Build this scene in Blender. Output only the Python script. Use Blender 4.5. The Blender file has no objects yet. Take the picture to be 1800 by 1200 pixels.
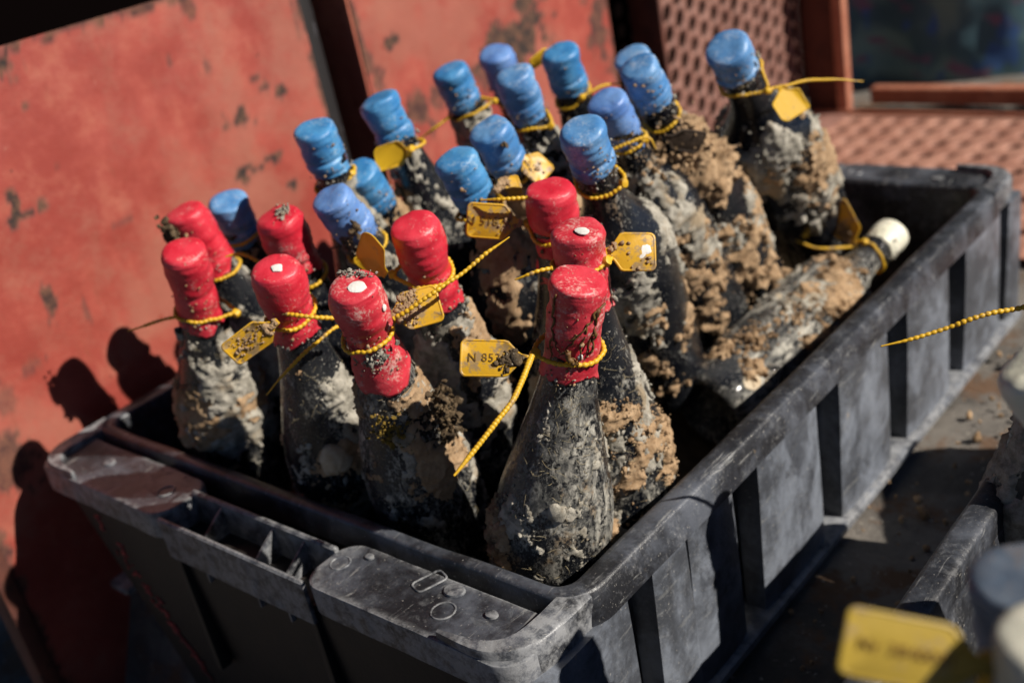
import bpy, math, random
import numpy as np
from mathutils import Matrix, Vector

# ------------------------------------------------------------------ camera, sky, sun, exposure
SC = bpy.context.scene
COL = SC.collection
cam_d = bpy.data.cameras.new('camera')
cam = bpy.data.objects.new('camera', cam_d); COL.objects.link(cam)
CR = Vector((0.75362212, 0.63004019, -0.18735811)); CU = Vector((-0.14618144, 0.4385487, 0.88673898)); CF = Vector((-0.64084685, 0.64087783, -0.42260019))
M = Matrix((CR, CU, -CF)).transposed().to_4x4(); M.translation = Vector((0.9826253, -0.4227018, 0.45975271))
cam.matrix_world = M
cam_d.sensor_width = 36; cam_d.lens = 39.871; cam_d.clip_start = 0.02; cam_d.clip_end = 200
cam_d.dof.use_dof = True; cam_d.dof.focus_distance = 0.71; cam_d.dof.aperture_fstop = 5.0; cam_d.dof.aperture_blades = 0
SC.camera = cam
SUN = Vector((0.745, 0.255, 0.616)).normalized()
w = bpy.data.worlds.new('World'); SC.world = w; w.use_nodes = True
nt = w.node_tree; nt.nodes.clear()
sky = nt.nodes.new('ShaderNodeTexSky'); sky.sky_type = 'NISHITA'; sky.sun_disc = False
sky.altitude = 3000; sky.air_density = 0.4; sky.dust_density = 0.2
sky.sun_elevation = math.asin(SUN.z); sky.sun_rotation = math.atan2(SUN.x, SUN.y)
bgn = nt.nodes.new('ShaderNodeBackground'); bgn.inputs['Strength'].default_value = 0.05
wo = nt.nodes.new('ShaderNodeOutputWorld'); nt.links.new(sky.outputs[0], bgn.inputs[0]); nt.links.new(bgn.outputs[0], wo.inputs[0])
sl = bpy.data.lights.new('sun', 'SUN'); sl.energy = 5.0; sl.angle = math.radians(0.53); sl.color = (1.0, 0.93, 0.84)
sun = bpy.data.objects.new('sun', sl); COL.objects.link(sun)
sun.rotation_euler = SUN.to_track_quat('Z', 'Y').to_euler(); sun.location = (3, 1, 3)
SC.view_settings.view_transform = 'Standard'; SC.view_settings.look = 'None'
SC.view_settings.exposure = 0.46; SC.view_settings.gamma = 1.0
SC.render.engine = 'CYCLES'; SC.cycles.use_denoising = True
SC.cycles.max_bounces = 6; SC.cycles.diffuse_bounces = 2

rng = np.random.default_rng(11)
random.seed(5)

POSE={
'R1':[[0.1374,0.0679,0.2039],[0.1373,0.15,-0.1157]],
'R2':[[0.202,0.0199,0.1947],[0.0836,0.0686,-0.1094]],
'R3':[[0.2545,0.0778,0.2045],[0.2147,0.1507,-0.1148]],
'R4':[[0.3322,0.0099,0.1987],[0.2504,0.078,-0.1137]],
'R5':[[0.4232,0.0026,0.1991],[0.3494,0.0851,-0.1117]],
'R6':[[0.4021,0.0853,0.2075],[0.3351,0.1704,-0.1043]],
'R7':[[0.4555,0.1748,0.2048],[0.4138,0.205,-0.1211]],
'R8':[[0.5171,0.1241,0.1985],[0.4883,0.1554,-0.1288]],
'R9':[[0.562,0.0663,0.1927],[0.4668,0.0556,-0.1231]],
'B1':[[0.121,0.123,0.1915],[0.0503,0.1934,-0.1231]],
'B2':[[0.2923,0.1033,0.2133],[0.2885,0.2432,-0.0856]],
'B3':[[0.228,0.1932,0.187],[0.1816,0.3396,-0.087]],
'B4':[[0.2229,0.1593,0.2495],[0.1979,0.2313,-0.0716]],
'B5':[[0.2277,0.2306,0.2518],[0.2506,0.3105,-0.0676]],
'B6':[[0.2051,0.3463,0.245],[0.1972,0.4511,-0.0679]],
'B7':[[0.2019,0.4175,0.2407],[0.168,0.5433,-0.0625]],
'B8':[[0.3037,0.3259,0.2459],[0.2807,0.4367,-0.0641]],
'B9':[[0.2907,0.4101,0.2432],[0.2513,0.5189,-0.0659]],
'B10':[[0.3584,0.1807,0.2216],[0.3649,0.2805,-0.0928]],
'B11':[[0.3544,0.2289,0.2287],[0.3352,0.3793,-0.0644]],
'B12':[[0.4641,0.2121,0.2371],[0.4043,0.3452,-0.0589]],
'B13':[[0.4048,0.3232,0.225],[0.3905,0.464,-0.0731]],
'B14':[[0.4064,0.375,0.2302],[0.4002,0.5233,-0.0528]],
'B15':[[0.3285,0.47,0.2223],[0.3118,0.607,-0.0775]],
'B16':[[0.4463,0.4508,0.2343],[0.4072,0.6526,-0.0385]],
'L':[[0.5002,0.6549,-0.022],[0.4588,0.3317,-0.0744]],
'F1':[[0.873,-0.089,0.1857],[0.8893,-0.0497,-0.1416]],
'F2':[[0.9012,-0.14,0.2074],[0.9012,-0.1235,-0.1221]],
'F3':[[0.8308,0.0563,0.186],[0.9319,0.1575,-0.1114]],
'F4':[[0.8006,0.2203,0.1491],[0.7679,0.2529,-0.1777]],
'F5':[[0.985,0.3,0.02],[0.96,0.6204,0.0951]],
}
TIES=[
{'b':'R9','d':0.052,'ring':1,'head':[0.5343,0.0433,0.1465],'tail':[[[0.5471,0.0286,0.1545],[0.5513,0.0077,0.1448],[0.5514,-0.0142,0.1351],[0.542,-0.0521,0.1154]]],'tag':[[0.5415,0.0298,0.1505],[-0.758,-0.6153,0.2163],[0.219,-0.5525,-0.8042],0.0431,0.0235],'text':'N 8535','mud':2},
{'b':'R8','d':0.027,'ring':1,'head':[0.5335,0.13,0.1728],'tail':[[[0.5121,0.0974,0.1787],[0.5057,0.0883,0.1794],[0.4949,0.079,0.1769]]],'tag':[[0.5277,0.1364,0.1762],[0.752,0.6348,-0.1776],[-0.216,0.4918,0.8435],0.0351,0.0267],'mud':1,'white':1},
{'b':'R7','d':0.037,'ring':1,'head':[0.4332,0.1692,0.1766],'tail':[[[0.4439,0.161,0.2],[0.4299,0.1488,0.2028],[0.4147,0.1419,0.2035]]],'tag':[[0.4346,0.1617,0.1797],[-0.7621,-0.5972,0.2501],[-0.1102,-0.261,-0.959],0.0416,0.0268],'text':'N 51872','mud':1},
{'b':'R6','d':0.045,'ring':1,'head':[0.3745,0.0783,0.1674],'tag':[[0.3862,0.0661,0.1759],[-0.6639,-0.1863,0.7242],[-0.7374,0.3243,-0.5925],0.0299,0.0584]},
{'b':'R5','d':0.045,'ring':1,'head':[0.4218,0.0284,0.1609],'tail':[[[0.4397,0.0152,0.1706],[0.4505,0.0238,0.1766],[0.4611,0.0385,0.1829],[0.4741,0.0645,0.1932],[0.489,0.0891,0.2032]]],'tag':[[0.4247,0.025,0.1655],[0.6834,0.727,0.0661],[-0.3725,0.2694,0.8881],0.0361,0.0263],'mud':3},
{'b':'R4','d':0.043,'ring':1,'head':[0.3103,0.011,0.1585],'tail':[[[0.3287,-0.0001,0.166],[0.3522,0.0111,0.1614],[0.3647,0.0252,0.1543],[0.3628,0.0364,0.1459],[0.3572,0.037,0.141],[0.3628,0.0216,0.1471],[0.3532,-0.0037,0.1374],[0.3326,-0.0295,0.1153]]],'tag':[[0.3362,-0.0032,0.164],[-0.4903,-0.7653,-0.417],[0.1411,0.4025,-0.9045],0.0435,0.0224],'mud':2},
{'b':'R2','d':0.066,'ring':1,'head':[0.2036,0.0465,0.1259],'tail':[[[0.1552,0.0211,0.1276],[0.1407,0.0064,0.1271],[0.1251,-0.0103,0.1257]]]},
{'b':'R3','d':0.062,'ring':1,'tail':[[[0.2256,0.0677,0.1646],[0.2158,0.0607,0.1736],[0.205,0.0531,0.1736]]]},
{'b':'R1','d':0.064,'ring':1},
{'b':'B1','d':0.04,'ring':1,'head':[0.1163,0.1412,0.1574]},
{'b':'B2','d':0.058,'ring':1,'head':[0.3025,0.1159,0.1653],'tag':[[0.3137,0.1139,0.1628],[-0.4027,-0.7493,-0.5257],[-0.1993,0.6323,-0.7486],0.0153,0.0224]},
{'b':'B3','d':0.056,'ring':1,'tag':[[0.2243,0.2245,0.1627],[0.1787,0.9639,0.1973],[-0.5835,-0.0577,0.8101],0.0476,0.0272],'mud':3},
{'b':'B4','d':0.054,'ring':1,'head':[0.2337,0.1777,0.2013]},
{'b':'B5','d':0.052,'ring':1,'head':[0.25,0.236,0.2043],'tag':[[0.2509,0.2365,0.2042],[-0.7367,-0.6682,0.1038],[-0.3009,0.1865,-0.9352],0.0322,0.0257],'bent':1},
{'b':'B6','d':0.047,'ring':1,'head':[0.2276,0.3762,0.2037],'tail':[[[0.1994,0.3403,0.1993],[0.1907,0.3265,0.1916],[0.1724,0.3166,0.1805]]]},
{'b':'B7','d':0.055,'ring':1,'head':[0.194,0.45,0.2064]},
{'b':'B8','d':0.052,'ring':1,'head':[0.3236,0.3416,0.1923]},
{'b':'B9','d':0.052,'ring':1,'head':[0.301,0.4195,0.1945],'tail':[[[0.2978,0.422,0.1948],[0.3096,0.44,0.1994],[0.3185,0.462,0.1957]]],'tag':[[0.2624,0.4347,0.2393],[-0.5152,-0.7672,-0.3822],[-0.4146,0.6133,-0.6723],0.0277,0.0199]},
{'b':'B10','d':0.052,'ring':1,'head':[0.3692,0.213,0.1794],'tag':[[0.3792,0.1953,0.1877],[0.6663,0.7378,0.1084],[-0.512,0.347,0.7858],0.0224,0.0173],'mud':2},
{'b':'B11','d':0.054,'ring':1,'head':[0.364,0.2651,0.1873],'tag':[[0.3659,0.2484,0.1982],[0.6826,0.2238,-0.6957],[0.0165,0.947,0.3208],0.0281,0.0252],'mud':1},
{'b':'B12','d':0.055,'ring':1,'head':[0.4755,0.2372,0.1856]},
{'b':'B13','d':0.05,'ring':1,'head':[0.4223,0.3462,0.1818],'tail':[[[0.4073,0.3188,0.181],[0.4174,0.3284,0.1851],[0.4264,0.3412,0.1861],[0.4322,0.3427,0.1747]]]},
{'b':'B14','d':0.05,'ring':1,'head':[0.4128,0.4097,0.1922],'tag':[[0.4261,0.3672,0.1784],[0.3773,0.819,-0.4322],[0.5075,0.2076,0.8363],0.0429,0.0217],'dark':1},
{'b':'B15','d':0.05,'ring':1},
{'b':'B16','d':0.046,'ring':1,'head':[0.4698,0.4743,0.1853],'tail':[[[0.4679,0.478,0.1853],[0.4798,0.4929,0.185],[0.4957,0.5218,0.1811],[0.5207,0.5578,0.1694]]],'tag':[[0.4701,0.4902,0.1816],[0.5131,-0.0519,-0.8568],[0.482,0.8434,0.2375],0.0302,0.0297],'bent':1},
{'b':'L','d':0.05,'ring':1,'head':[0.4926,0.6003,-0.0113],'tail':[[[0.4798,0.6003,-0.017],[0.4623,0.5782,-0.0121],[0.4452,0.5707,-0.0094],[0.4148,0.5672,0.0078],[0.3911,0.566,0.03],[0.3784,0.5693,0.0425]]],'tag':[[0.4811,0.6,-0.0193],[-0.4554,0.1258,0.8814],[-0.8901,-0.0456,-0.4534],0.0524,0.0301],'mud':3},
{'b':'F2','d':0.05,'ring':1,'head':[0.8797,-0.1371,0.186],'tag':[[0.8813,-0.139,0.1854],[-0.7677,-0.5386,0.3474],[0.0221,-0.5639,-0.8255],0.0494,0.0225],'text':'Nr 3840081'},
{'b':'F1','d':0.06,'ring':1},
{'b':'F3','d':0.056,'ring':1},
{'b':'F4','d':0.05,'ring':1,'head':[0.7835,0.2358,0.1293],'tail':[[[0.7864,0.2211,0.1358],[0.7767,0.211,0.1353],[0.7566,0.1928,0.1334],[0.7403,0.1819,0.1297],[0.7109,0.1574,0.1253]]]},
]

RUST = [(0.278, 0.211, 0.015, 0.01, 0.9), (0.323, 0.235, 0.009, 0.007, 0.7), (0.314, 0.244, 0.006, 0.005, 0.7), (0.339, 0.223, 0.008, 0.008, 0.8), (0.28, 0.156, 0.017, 0.006, 0.8), (0.263, 0.147, 0.01, 0.013, 0.8), (0.306, 0.159, 0.013, 0.005, 0.8), (0.321, 0.121, 0.009, 0.006, 0.9), (0.025, 0.204, 0.017, 0.006, 1), (0.017, 0.22, 0.006, 0.007, 1), (0.005, 0.2, 0.004, 0.004, 1), (0.012, 0.117, 0.006, 0.024, 0.75), (0.055, 0.337, 0.013, 0.016, 0.8), (0.257, 0.333, 0.009, 0.007, 0.6), (-0.084, -0.013, 0.022, 0.031, 0.65), (0.057, 0.296, 0.006, 0.004, 0.7), (0.219, 0.288, 0.004, 0.005, 0.5), (0.259, 0.272, 0.004, 0.009, 0.45), (0.387, 0.299, 0.006, 0.034, 0.4), (0.043, 0.096, 0.003, 0.021, 0.4), (0.522, 0.231, 0.013, 0.01, 0.8), (0.739, 0.173, 0.064, 0.03, 1), (0.778, 0.201, 0.036, 0.029, 0.8), (0.541, 0.134, 0.024, 0.03, 0.7), (0.483, 0.201, 0.011, 0.032, 0.6), (0.467, 0.266, 0.008, 0.036, 0.7), (0.571, 0.146, 0.014, 0.02, 0.6), (0.924, 0.148, 0.027, 0.055, 0.7), (0.671, 0.146, 0.017, 0.021, 0.6), (0.067, 0.235, 0.003, 0.002, 0.6), (0.108, 0.161, 0.018, 0.003, 0.35), (-0.064, 0.051, 0.01, 0.015, 0.4), (-0.025, 0.067, 0.013, 0.006, 0.4)]

# ------------------------------------------------------------------ numpy noise
def _h(x, y, z, s):
    with np.errstate(over='ignore'):
        n = x.astype(np.uint32) * np.uint32(374761393) + y.astype(np.uint32) * np.uint32(668265263) + z.astype(np.uint32) * np.uint32(2147483647) + np.uint32((s * 974711 + 12345) & 0xffffffff)
        n = (n ^ (n >> np.uint32(13))) * np.uint32(1274126177)
        n = (n ^ (n >> np.uint32(16))) * np.uint32(2246822519)
        n = n ^ (n >> np.uint32(15))
    return n.astype(np.float64) / 4294967295.0
def vnoise(P, s=0):
    f = np.floor(P); i = f.astype(np.int64); t = P - f; t = t * t * t * (t * (t * 6 - 15) + 10)
    o = 0
    for dx in (0, 1):
        for dy in (0, 1):
            for dz in (0, 1):
                wgt = (t[:, 0] if dx else 1 - t[:, 0]) * (t[:, 1] if dy else 1 - t[:, 1]) * (t[:, 2] if dz else 1 - t[:, 2])
                o = o + wgt * _h(i[:, 0] + dx, i[:, 1] + dy, i[:, 2] + dz, s)
    return o
def fbm(P, s=0, octv=4, gain=.5):
    o = 0; a = 1; t = 0
    for k in range(octv):
        o = o + a * vnoise(P * 2.03 ** k + 17.3 * k, s + k); t += a; a *= gain
    return o / t

# ------------------------------------------------------------------ materials
def mat(name):
    m = bpy.data.materials.new(name); m.use_nodes = True
    t = m.node_tree; t.nodes.clear()
    out = t.nodes.new('ShaderNodeOutputMaterial'); p = t.nodes.new('ShaderNodeBsdfPrincipled')
    t.links.new(p.outputs[0], out.inputs[0])
    return m, t, p, out
class NB:
    """small node builder working in object coordinates, shifted per object"""
    def __init__(s, t, shift=True, scale=(1, 1, 1)):
        s.t = t
        tc = t.nodes.new('ShaderNodeTexCoord'); v = tc.outputs['Object']
        if shift:
            oi = t.nodes.new('ShaderNodeObjectInfo'); mu = t.nodes.new('ShaderNodeVectorMath'); mu.operation = 'SCALE'
            mu.inputs[0].default_value = (3.1, 5.7, 2.3); t.links.new(oi.outputs['Random'], mu.inputs['Scale'])
            ad = t.nodes.new('ShaderNodeVectorMath'); ad.operation = 'ADD'
            t.links.new(v, ad.inputs[0]); t.links.new(mu.outputs[0], ad.inputs[1]); v = ad.outputs[0]
        s.v = v
    def scaled(s, sc):
        m = s.t.nodes.new('ShaderNodeVectorMath'); m.operation = 'MULTIPLY'; m.inputs[1].default_value = sc
        s.t.links.new(s.v, m.inputs[0]); return m.outputs[0]
    def noise(s, scale, detail=6, rough=.6, vec=None, dist=0):
        n = s.t.nodes.new('ShaderNodeTexNoise'); n.inputs['Scale'].default_value = scale; n.inputs['Detail'].default_value = detail
        n.inputs['Roughness'].default_value = rough; n.inputs['Distortion'].default_value = dist
        s.t.links.new(vec or s.v, n.inputs['Vector']); return n.outputs['Fac']
    def ramp(s, x, a, b, lo=0., hi=1.):
        m = s.t.nodes.new('ShaderNodeMapRange'); m.interpolation_type = 'SMOOTHSTEP'
        for k, vv in ((1, a), (2, b), (3, lo), (4, hi)):
            if hasattr(vv, 'links'): s.t.links.new(vv, m.inputs[k])
            else: m.inputs[k].default_value = vv
        s.t.links.new(x, m.inputs[0]); return m.outputs[0]
    def math(s, op, a, b=None):
        m = s.t.nodes.new('ShaderNodeMath'); m.operation = op
        for k, vv in enumerate((a, b)):
            if vv is None: continue
            if hasattr(vv, 'links'): s.t.links.new(vv, m.inputs[k])
            else: m.inputs[k].default_value = vv
        return m.outputs[0]
    def mix(s, f, a, b):
        m = s.t.nodes.new('ShaderNodeMix'); m.data_type = 'RGBA'
        for k, vv in ((0, f), (6, a), (7, b)):
            if hasattr(vv, 'links'): s.t.links.new(vv, m.inputs[k])
            elif k == 0: m.inputs[0].default_value = vv
            else: m.inputs[k].default_value = (*vv, 1)
        return m.outputs[2]
    def attr(s, name, kind='OBJECT'):
        a = s.t.nodes.new('ShaderNodeAttribute'); a.attribute_type = kind; a.attribute_name = name; return a.outputs['Fac']
    def bump(s, h, strength, dist, p):
        b = s.t.nodes.new('ShaderNodeBump'); b.inputs['Strength'].default_value = strength; b.inputs['Distance'].default_value = dist
        s.t.links.new(h, b.inputs['Height']); s.t.links.new(b.outputs[0], p.inputs['Normal'])
    def to(s, x, sock):
        if hasattr(x, 'links'): s.t.links.new(x, sock)
        else: sock.default_value = x

def m_glass():
    m, t, p, _ = mat('bottle_glass'); n = NB(t)
    film = n.attr('film')
    streak = n.noise(38, 8, .68, n.scaled((1, 1, .33)), .8)
    grit = n.noise(330, 7, .78, n.scaled((1, 1, .6)))
    big = n.noise(15, 5, .6, None, .5)
    a = n.math('ADD', n.math('MULTIPLY', streak, .45), n.math('ADD', n.math('MULTIPLY', big, .35), n.math('MULTIPLY', grit, .55)))
    thr = n.math('SUBTRACT', .81, n.math('MULTIPLY', film, .185))
    fm = n.ramp(a, thr, n.math('ADD', thr, .085))
    haze = n.ramp(n.noise(26, 7, .65), .38, .68)
    pale = n.ramp(n.noise(75, 8, .75, n.scaled((1, 1, .5)), .6), .40, .66)
    fcol = n.mix(pale, (.060, .060, .056), (.50, .475, .405))
    fcol = n.mix(n.ramp(n.noise(22, 6, .65), .56, .66), fcol, (.27, .185, .10))
    glass = n.mix(n.math('MULTIPLY', n.math('MULTIPLY', haze, film), .8), (.004, .005, .008), (.040, .042, .044))
    base = n.mix(fm, glass, fcol)
    fleck = n.ramp(n.noise(520, 3, .6), .655, .70)
    base = n.mix(n.math('MULTIPLY', fleck, .75), base, (.42, .40, .35))
    n.to(base, p.inputs['Base Color'])
    n.to(n.ramp(fm, 0, .7, .05, .8), p.inputs['Roughness']); p.inputs['Coat Weight'].default_value = .12; p.inputs['Coat Roughness'].default_value = .12
    wet = n.noise(95, 3, .5)
    n.bump(n.math('ADD', n.math('MULTIPLY', fm, .6), n.math('ADD', n.math('MULTIPLY', grit, .4), n.math('MULTIPLY', wet, .9))), .6, .0013, p)
    return m
def m_wax(name, c1, c2, dust, dustc=(.62, .55, .47)):
    m, t, p, _ = mat(name); n = NB(t)
    base = n.mix(n.ramp(n.noise(45, 5, .6), .35, .68), c1, c2)
    d = n.ramp(n.math('ADD', n.math('MULTIPLY', n.noise(60, 8, .72), .7), n.math('MULTIPLY', n.noise(480, 4, .7), .3)), .57 - dust * .08, .74 - dust * .08)
    base = n.mix(n.math('MULTIPLY', d, .6), base, dustc)
    sp = n.ramp(n.noise(260, 3, .55), .68, .74)
    base = n.mix(n.math('MULTIPLY', sp, .75), base, (.30, .24, .17))
    n.to(base, p.inputs['Base Color']); n.to(n.ramp(d, 0, 1, .42, .8), p.inputs['Roughness'])
    p.inputs['Subsurface Weight'].default_value = .08; p.inputs['Subsurface Radius'].default_value = (.004, .002, .002); p.inputs['Subsurface Scale'].default_value = .6
    n.bump(n.math('ADD', n.noise(120, 5, .6), n.math('MULTIPLY', n.noise(700, 3, .6), .35)), .45, .0012, p)
    return m
def m_mud(name, a, b, c):
    m, t, p, _ = mat(name); n = NB(t)
    base = n.mix(n.ramp(n.noise(90, 6, .7), .36, .64), a, b)
    base = n.mix(n.ramp(n.noise(30, 5, .6), .52, .68), base, c)
    base = n.mix(n.ramp(n.noise(650, 3, .6), .62, .74), base, (.42, .38, .30))
    n.to(base, p.inputs['Base Color']); p.inputs['Roughness'].default_value = .95
    p.inputs['Specular IOR Level'].default_value = .2
    n.bump(n.noise(500, 6, .75), .9, .0016, p)
    return m
def m_tag(name, c, dirt):
    m, t, p, out = mat(name); n = NB(t)
    d = n.ramp(n.noise(110, 8, .7), .60 - .12 * dirt, .68 - .1 * dirt)
    base = n.mix(n.noise(60, 3, .5), tuple(x * .85 for x in c), c)
    base = n.mix(n.math('MULTIPLY', d, .85), base, (.30, .22, .13))
    n.to(base, p.inputs['Base Color']); p.inputs['Roughness'].default_value = .42
    n.bump(n.noise(300, 5, .6), .3, .0006, p)
    tr = t.nodes.new('ShaderNodeBsdfTranslucent'); tr.inputs[0].default_value = (c[0], c[1] * .75, c[2] * .5, 1)
    mx = t.nodes.new('ShaderNodeMixShader'); mx.inputs[0].default_value = .22
    t.links.new(p.outputs[0], mx.inputs[1]); t.links.new(tr.outputs[0], mx.inputs[2]); t.links.new(mx.outputs[0], out.inputs[0])
    return m
def m_plain(name, c, rough=.6, spec=.5, nz=None, c2=None, bump=0, bs=200, metal=0):
    m, t, p, _ = mat(name); n = NB(t)
    if c2: n.to(n.mix(n.ramp(n.noise(nz or 40, 7, .65), .35, .65), c, c2), p.inputs['Base Color'])
    else: p.inputs['Base Color'].default_value = (*c, 1)
    p.inputs['Roughness'].default_value = rough; p.inputs['Specular IOR Level'].default_value = spec; p.inputs['Metallic'].default_value = metal
    if bump: n.bump(n.noise(bs, 6, .65), bump, .001, p)
    return m
def m_crate(name='crate_plastic', k=1., dusty=0.):
    m, t, p, _ = mat(name); n = NB(t)
    cloud = n.noise(15, 8, .72, None, .25)
    a = n.ramp(cloud, .40, .66)
    base = n.mix(a, (.012 + dusty * .05, .0125 + dusty * .055, .015 + dusty * .064), (.078 + dusty * .12, .086 + dusty * .135, .104 + dusty * .158))
    sc = n.ramp(n.math('ADD', n.math('MULTIPLY', n.noise(55, 9, .78, n.scaled((1, 1, .35)), .6), .6), n.math('MULTIPLY', n.noise(260, 5, .75), .4)), .50, .66)
    base = n.mix(n.math('MULTIPLY', sc, .30 - .12 * dusty), base, (.22, .225, .23))
    geo = t.nodes.new('ShaderNodeNewGeometry')
    wear = n.math('MULTIPLY', n.ramp(geo.outputs['Pointiness'], .508, .545), n.ramp(n.noise(90, 8, .75), .36, .60))
    base = n.mix(n.math('MULTIPLY', wear, .65), base, (.30, .305, .31))
    scr = n.ramp(n.noise(160, 6, .7, n.scaled((1, .12, 1)), .5), .60, .67)
    base = n.mix(n.math('MULTIPLY', scr, .55 - .4 * dusty), base, (.28, .28, .27))
    dark = n.ramp(n.noise(19, 7, .62, n.scaled((1, 1, .6)), .4), .56, .66)
    base = n.mix(n.math('MULTIPLY', dark, .6), base, (.016, .017, .022))
    sp = n.ramp(n.noise(420, 4, .7), .64, .70)
    base = n.mix(n.math('MULTIPLY', sp, .7), base, (.42, .40, .36))
    mud = n.ramp(n.noise(17, 9, .74), .65, .70)
    base = n.mix(n.math('MULTIPLY', mud, .75), base, (.31, .24, .155))
    n.to(base, p.inputs['Base Color']); n.to(n.ramp(sc, 0, 1, .36, .75), p.inputs['Roughness'])
    n.bump(n.math('ADD', n.noise(160, 7, .7), n.math('MULTIPLY', sc, .4)), .4, .0012, p)
    return m
def m_red(name='red_oxide_paint'):
    m, t, p, _ = mat(name); n = NB(t, False)
    base = n.mix(n.ramp(n.noise(8, 8, .68), .36, .62), (.25, .040, .028), (.345, .072, .050))
    base = n.mix(n.math('MULTIPLY', n.ramp(n.noise(16, 7, .65), .50, .74), .55), base, (.37, .135, .085))
    base = n.mix(n.math('MULTIPLY', n.ramp(n.noise(6, 8, .72), .44, .62), .65), base, (.29, .11, .075))
    base = n.mix(n.math('MULTIPLY', n.ramp(n.noise(55, 8, .75, n.scaled((1, 1, .25))), .56, .72), .5), base, (.22, .06, .035))
    base = n.mix(n.ramp(n.noise(28, 8, .7), .58, .75), base, (.25, .048, .03))
    rm = n.attr('rust', 'GEOMETRY')
    rt = n.mix(n.ramp(n.noise(60, 6, .7), .4, .62), (.022, .014, .012), (.11, .052, .030))
    base = n.mix(rm, base, rt)
    chip = n.ramp(n.noise(38, 9, .74), .655, .68)
    base = n.mix(n.math('MULTIPLY', chip, .85), base, (.09, .035, .022))
    lt = n.ramp(n.noise(70, 7, .7), .66, .74)
    base = n.mix(n.math('MULTIPLY', lt, .4), base, (.55, .30, .22))
    n.to(base, p.inputs['Base Color']); n.to(n.ramp(rm, 0, 1, .48, .9), p.inputs['Roughness'])
    n.bump(n.math('ADD', n.noise(9, 4, .5), n.math('MULTIPLY', n.noise(120, 6, .7), .12)), .5, .006, p)
    return m
def m_rusty(name, c1, c2, c3):
    m, t, p, _ = mat(name); n = NB(t, False)
    base = n.mix(n.ramp(n.noise(14, 7, .65), .38, .62), c1, c2)
    base = n.mix(n.ramp(n.noise(45, 8, .7), .55, .66), base, c3)
    n.to(base, p.inputs['Base Color']); p.inputs['Roughness'].default_value = .7
    n.bump(n.noise(90, 7, .7), .5, .002, p)
    return m
def m_chipped(name):
    m, t, p, _ = mat(name); n = NB(t, False)
    c = n.ramp(n.noise(30, 7, .7, n.scaled((1.4, 1.4, .35))), .60, .66)
    n.to(n.mix(c, (.006, .004, .004), (.30, .29, .33)), p.inputs['Base Color']); p.inputs['Roughness'].default_value = .6
    return m
def m_ground():
    m, t, p, _ = mat('muddy_ground'); n = NB(t, False)
    base = n.mix(n.ramp(n.noise(9, 8, .65), .35, .62), (.075, .068, .060), (.20, .18, .155))
    base = n.mix(n.ramp(n.noise(16, 8, .7), .5, .62), base, (.14, .08, .045))
    base = n.mix(n.ramp(n.noise(130, 5, .65), .62, .72), base, (.40, .37, .32))
    n.to(base, p.inputs['Base Color']); p.inputs['Roughness'].default_value = .95
    n.bump(n.noise(70, 9, .75), .9, .006, p)
    return m
def m_tarp():
    m, t, p, _ = mat('dark_tarpaulin'); n = NB(t, False)
    base = n.mix(n.ramp(n.noise(7, 3, .5), .42, .56), (.05, .115, .14), (.13, .23, .22))
    base = n.mix(n.ramp(n.noise(9, 3, .5, n.scaled((1, 1, 1.6))), .55, .63), base, (.17, .09, .15))
    base = n.mix(n.ramp(n.noise(11, 2, .5, n.scaled((1.3, 1, 1))), .58, .66), base, (.04, .11, .28))
    n.to(base, p.inputs['Base Color']); p.inputs['Roughness'].default_value = .75
    return m

GLASS = m_glass()
WAX = dict(red=m_wax('red_wax', (.49, .013, .030), (.60, .038, .060), .4), pink=m_wax('dusty_red_wax', (.45, .015, .030), (.57, .046, .064), .8),
           blue=m_wax('blue_wax', (.050, .18, .41), (.13, .29, .52), .85, (.5, .55, .62)), sky=m_wax('bright_blue_wax', (.026, .16, .38), (.075, .26, .49), .7, (.45, .55, .6)),
           lilac=m_wax('lilac_blue_wax', (.075, .17, .43), (.14, .27, .55), .55, (.45, .5, .62)), white=m_wax('cream_wax', (.66, .64, .50), (.74, .72, .60), .2, (.6, .55, .42)),
           dimmed=m_wax('shaded_cream_wax', (.40, .39, .32), (.48, .46, .38), .6, (.34, .28, .2)), slate=m_wax('muddy_slate_wax', (.075, .10, .14), (.14, .17, .21), .9, (.20, .15, .12)))  # the darker cream wax has the shade over its cap in the colour
MUD = dict(tan=m_mud('tan_mud', (.29, .185, .10), (.43, .295, .175), (.18, .115, .062)), grey=m_mud('grey_mud', (.20, .185, .15), (.44, .41, .345), (.32, .25, .165)),
           dark=m_mud('dark_mud', (.075, .052, .030), (.15, .105, .06), (.05, .04, .028)))
TAGM = dict(shaded=m_tag('shaded_yellow_plastic', (.46, .32, .045), .5), clean=m_tag('yellow_plastic', (.80, .49, .025), 0.), dirty=m_tag('muddy_yellow_plastic', (.72, .41, .02), 1.), dark=m_plain('shaded_brown_plastic', (.03, .02, .014), .7, .3, 60, (.06, .04, .026), .4))  # dull yellow and dark brown tags: shade put into the plastic colour
STRAP = m_tag('yellow_strap', (.78, .47, .025), .35)
INK = m_plain('faded_print', (.085, .045, .012), .7, .3, 300, (.25, .14, .02))
WHITE = m_plain('shell_white', (.62, .60, .55), .7, .4, 200, (.74, .72, .68), .4, 500)
SHELL = m_plain('oyster_shell', (.50, .42, .30), .75, .5, 90, (.38, .28, .17), .5, 300)
WEED = m_plain('seaweed', (.085, .030, .012), .6, .4, 150, (.14, .075, .02))
STRAND = m_plain('dry_algae', (.40, .34, .22), .9, .2, 200, (.25, .20, .11))
MOSS = m_plain('ochre_algae', (.22, .14, .025), .95, .2, 200, (.10, .07, .015), .6, 400)
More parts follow.
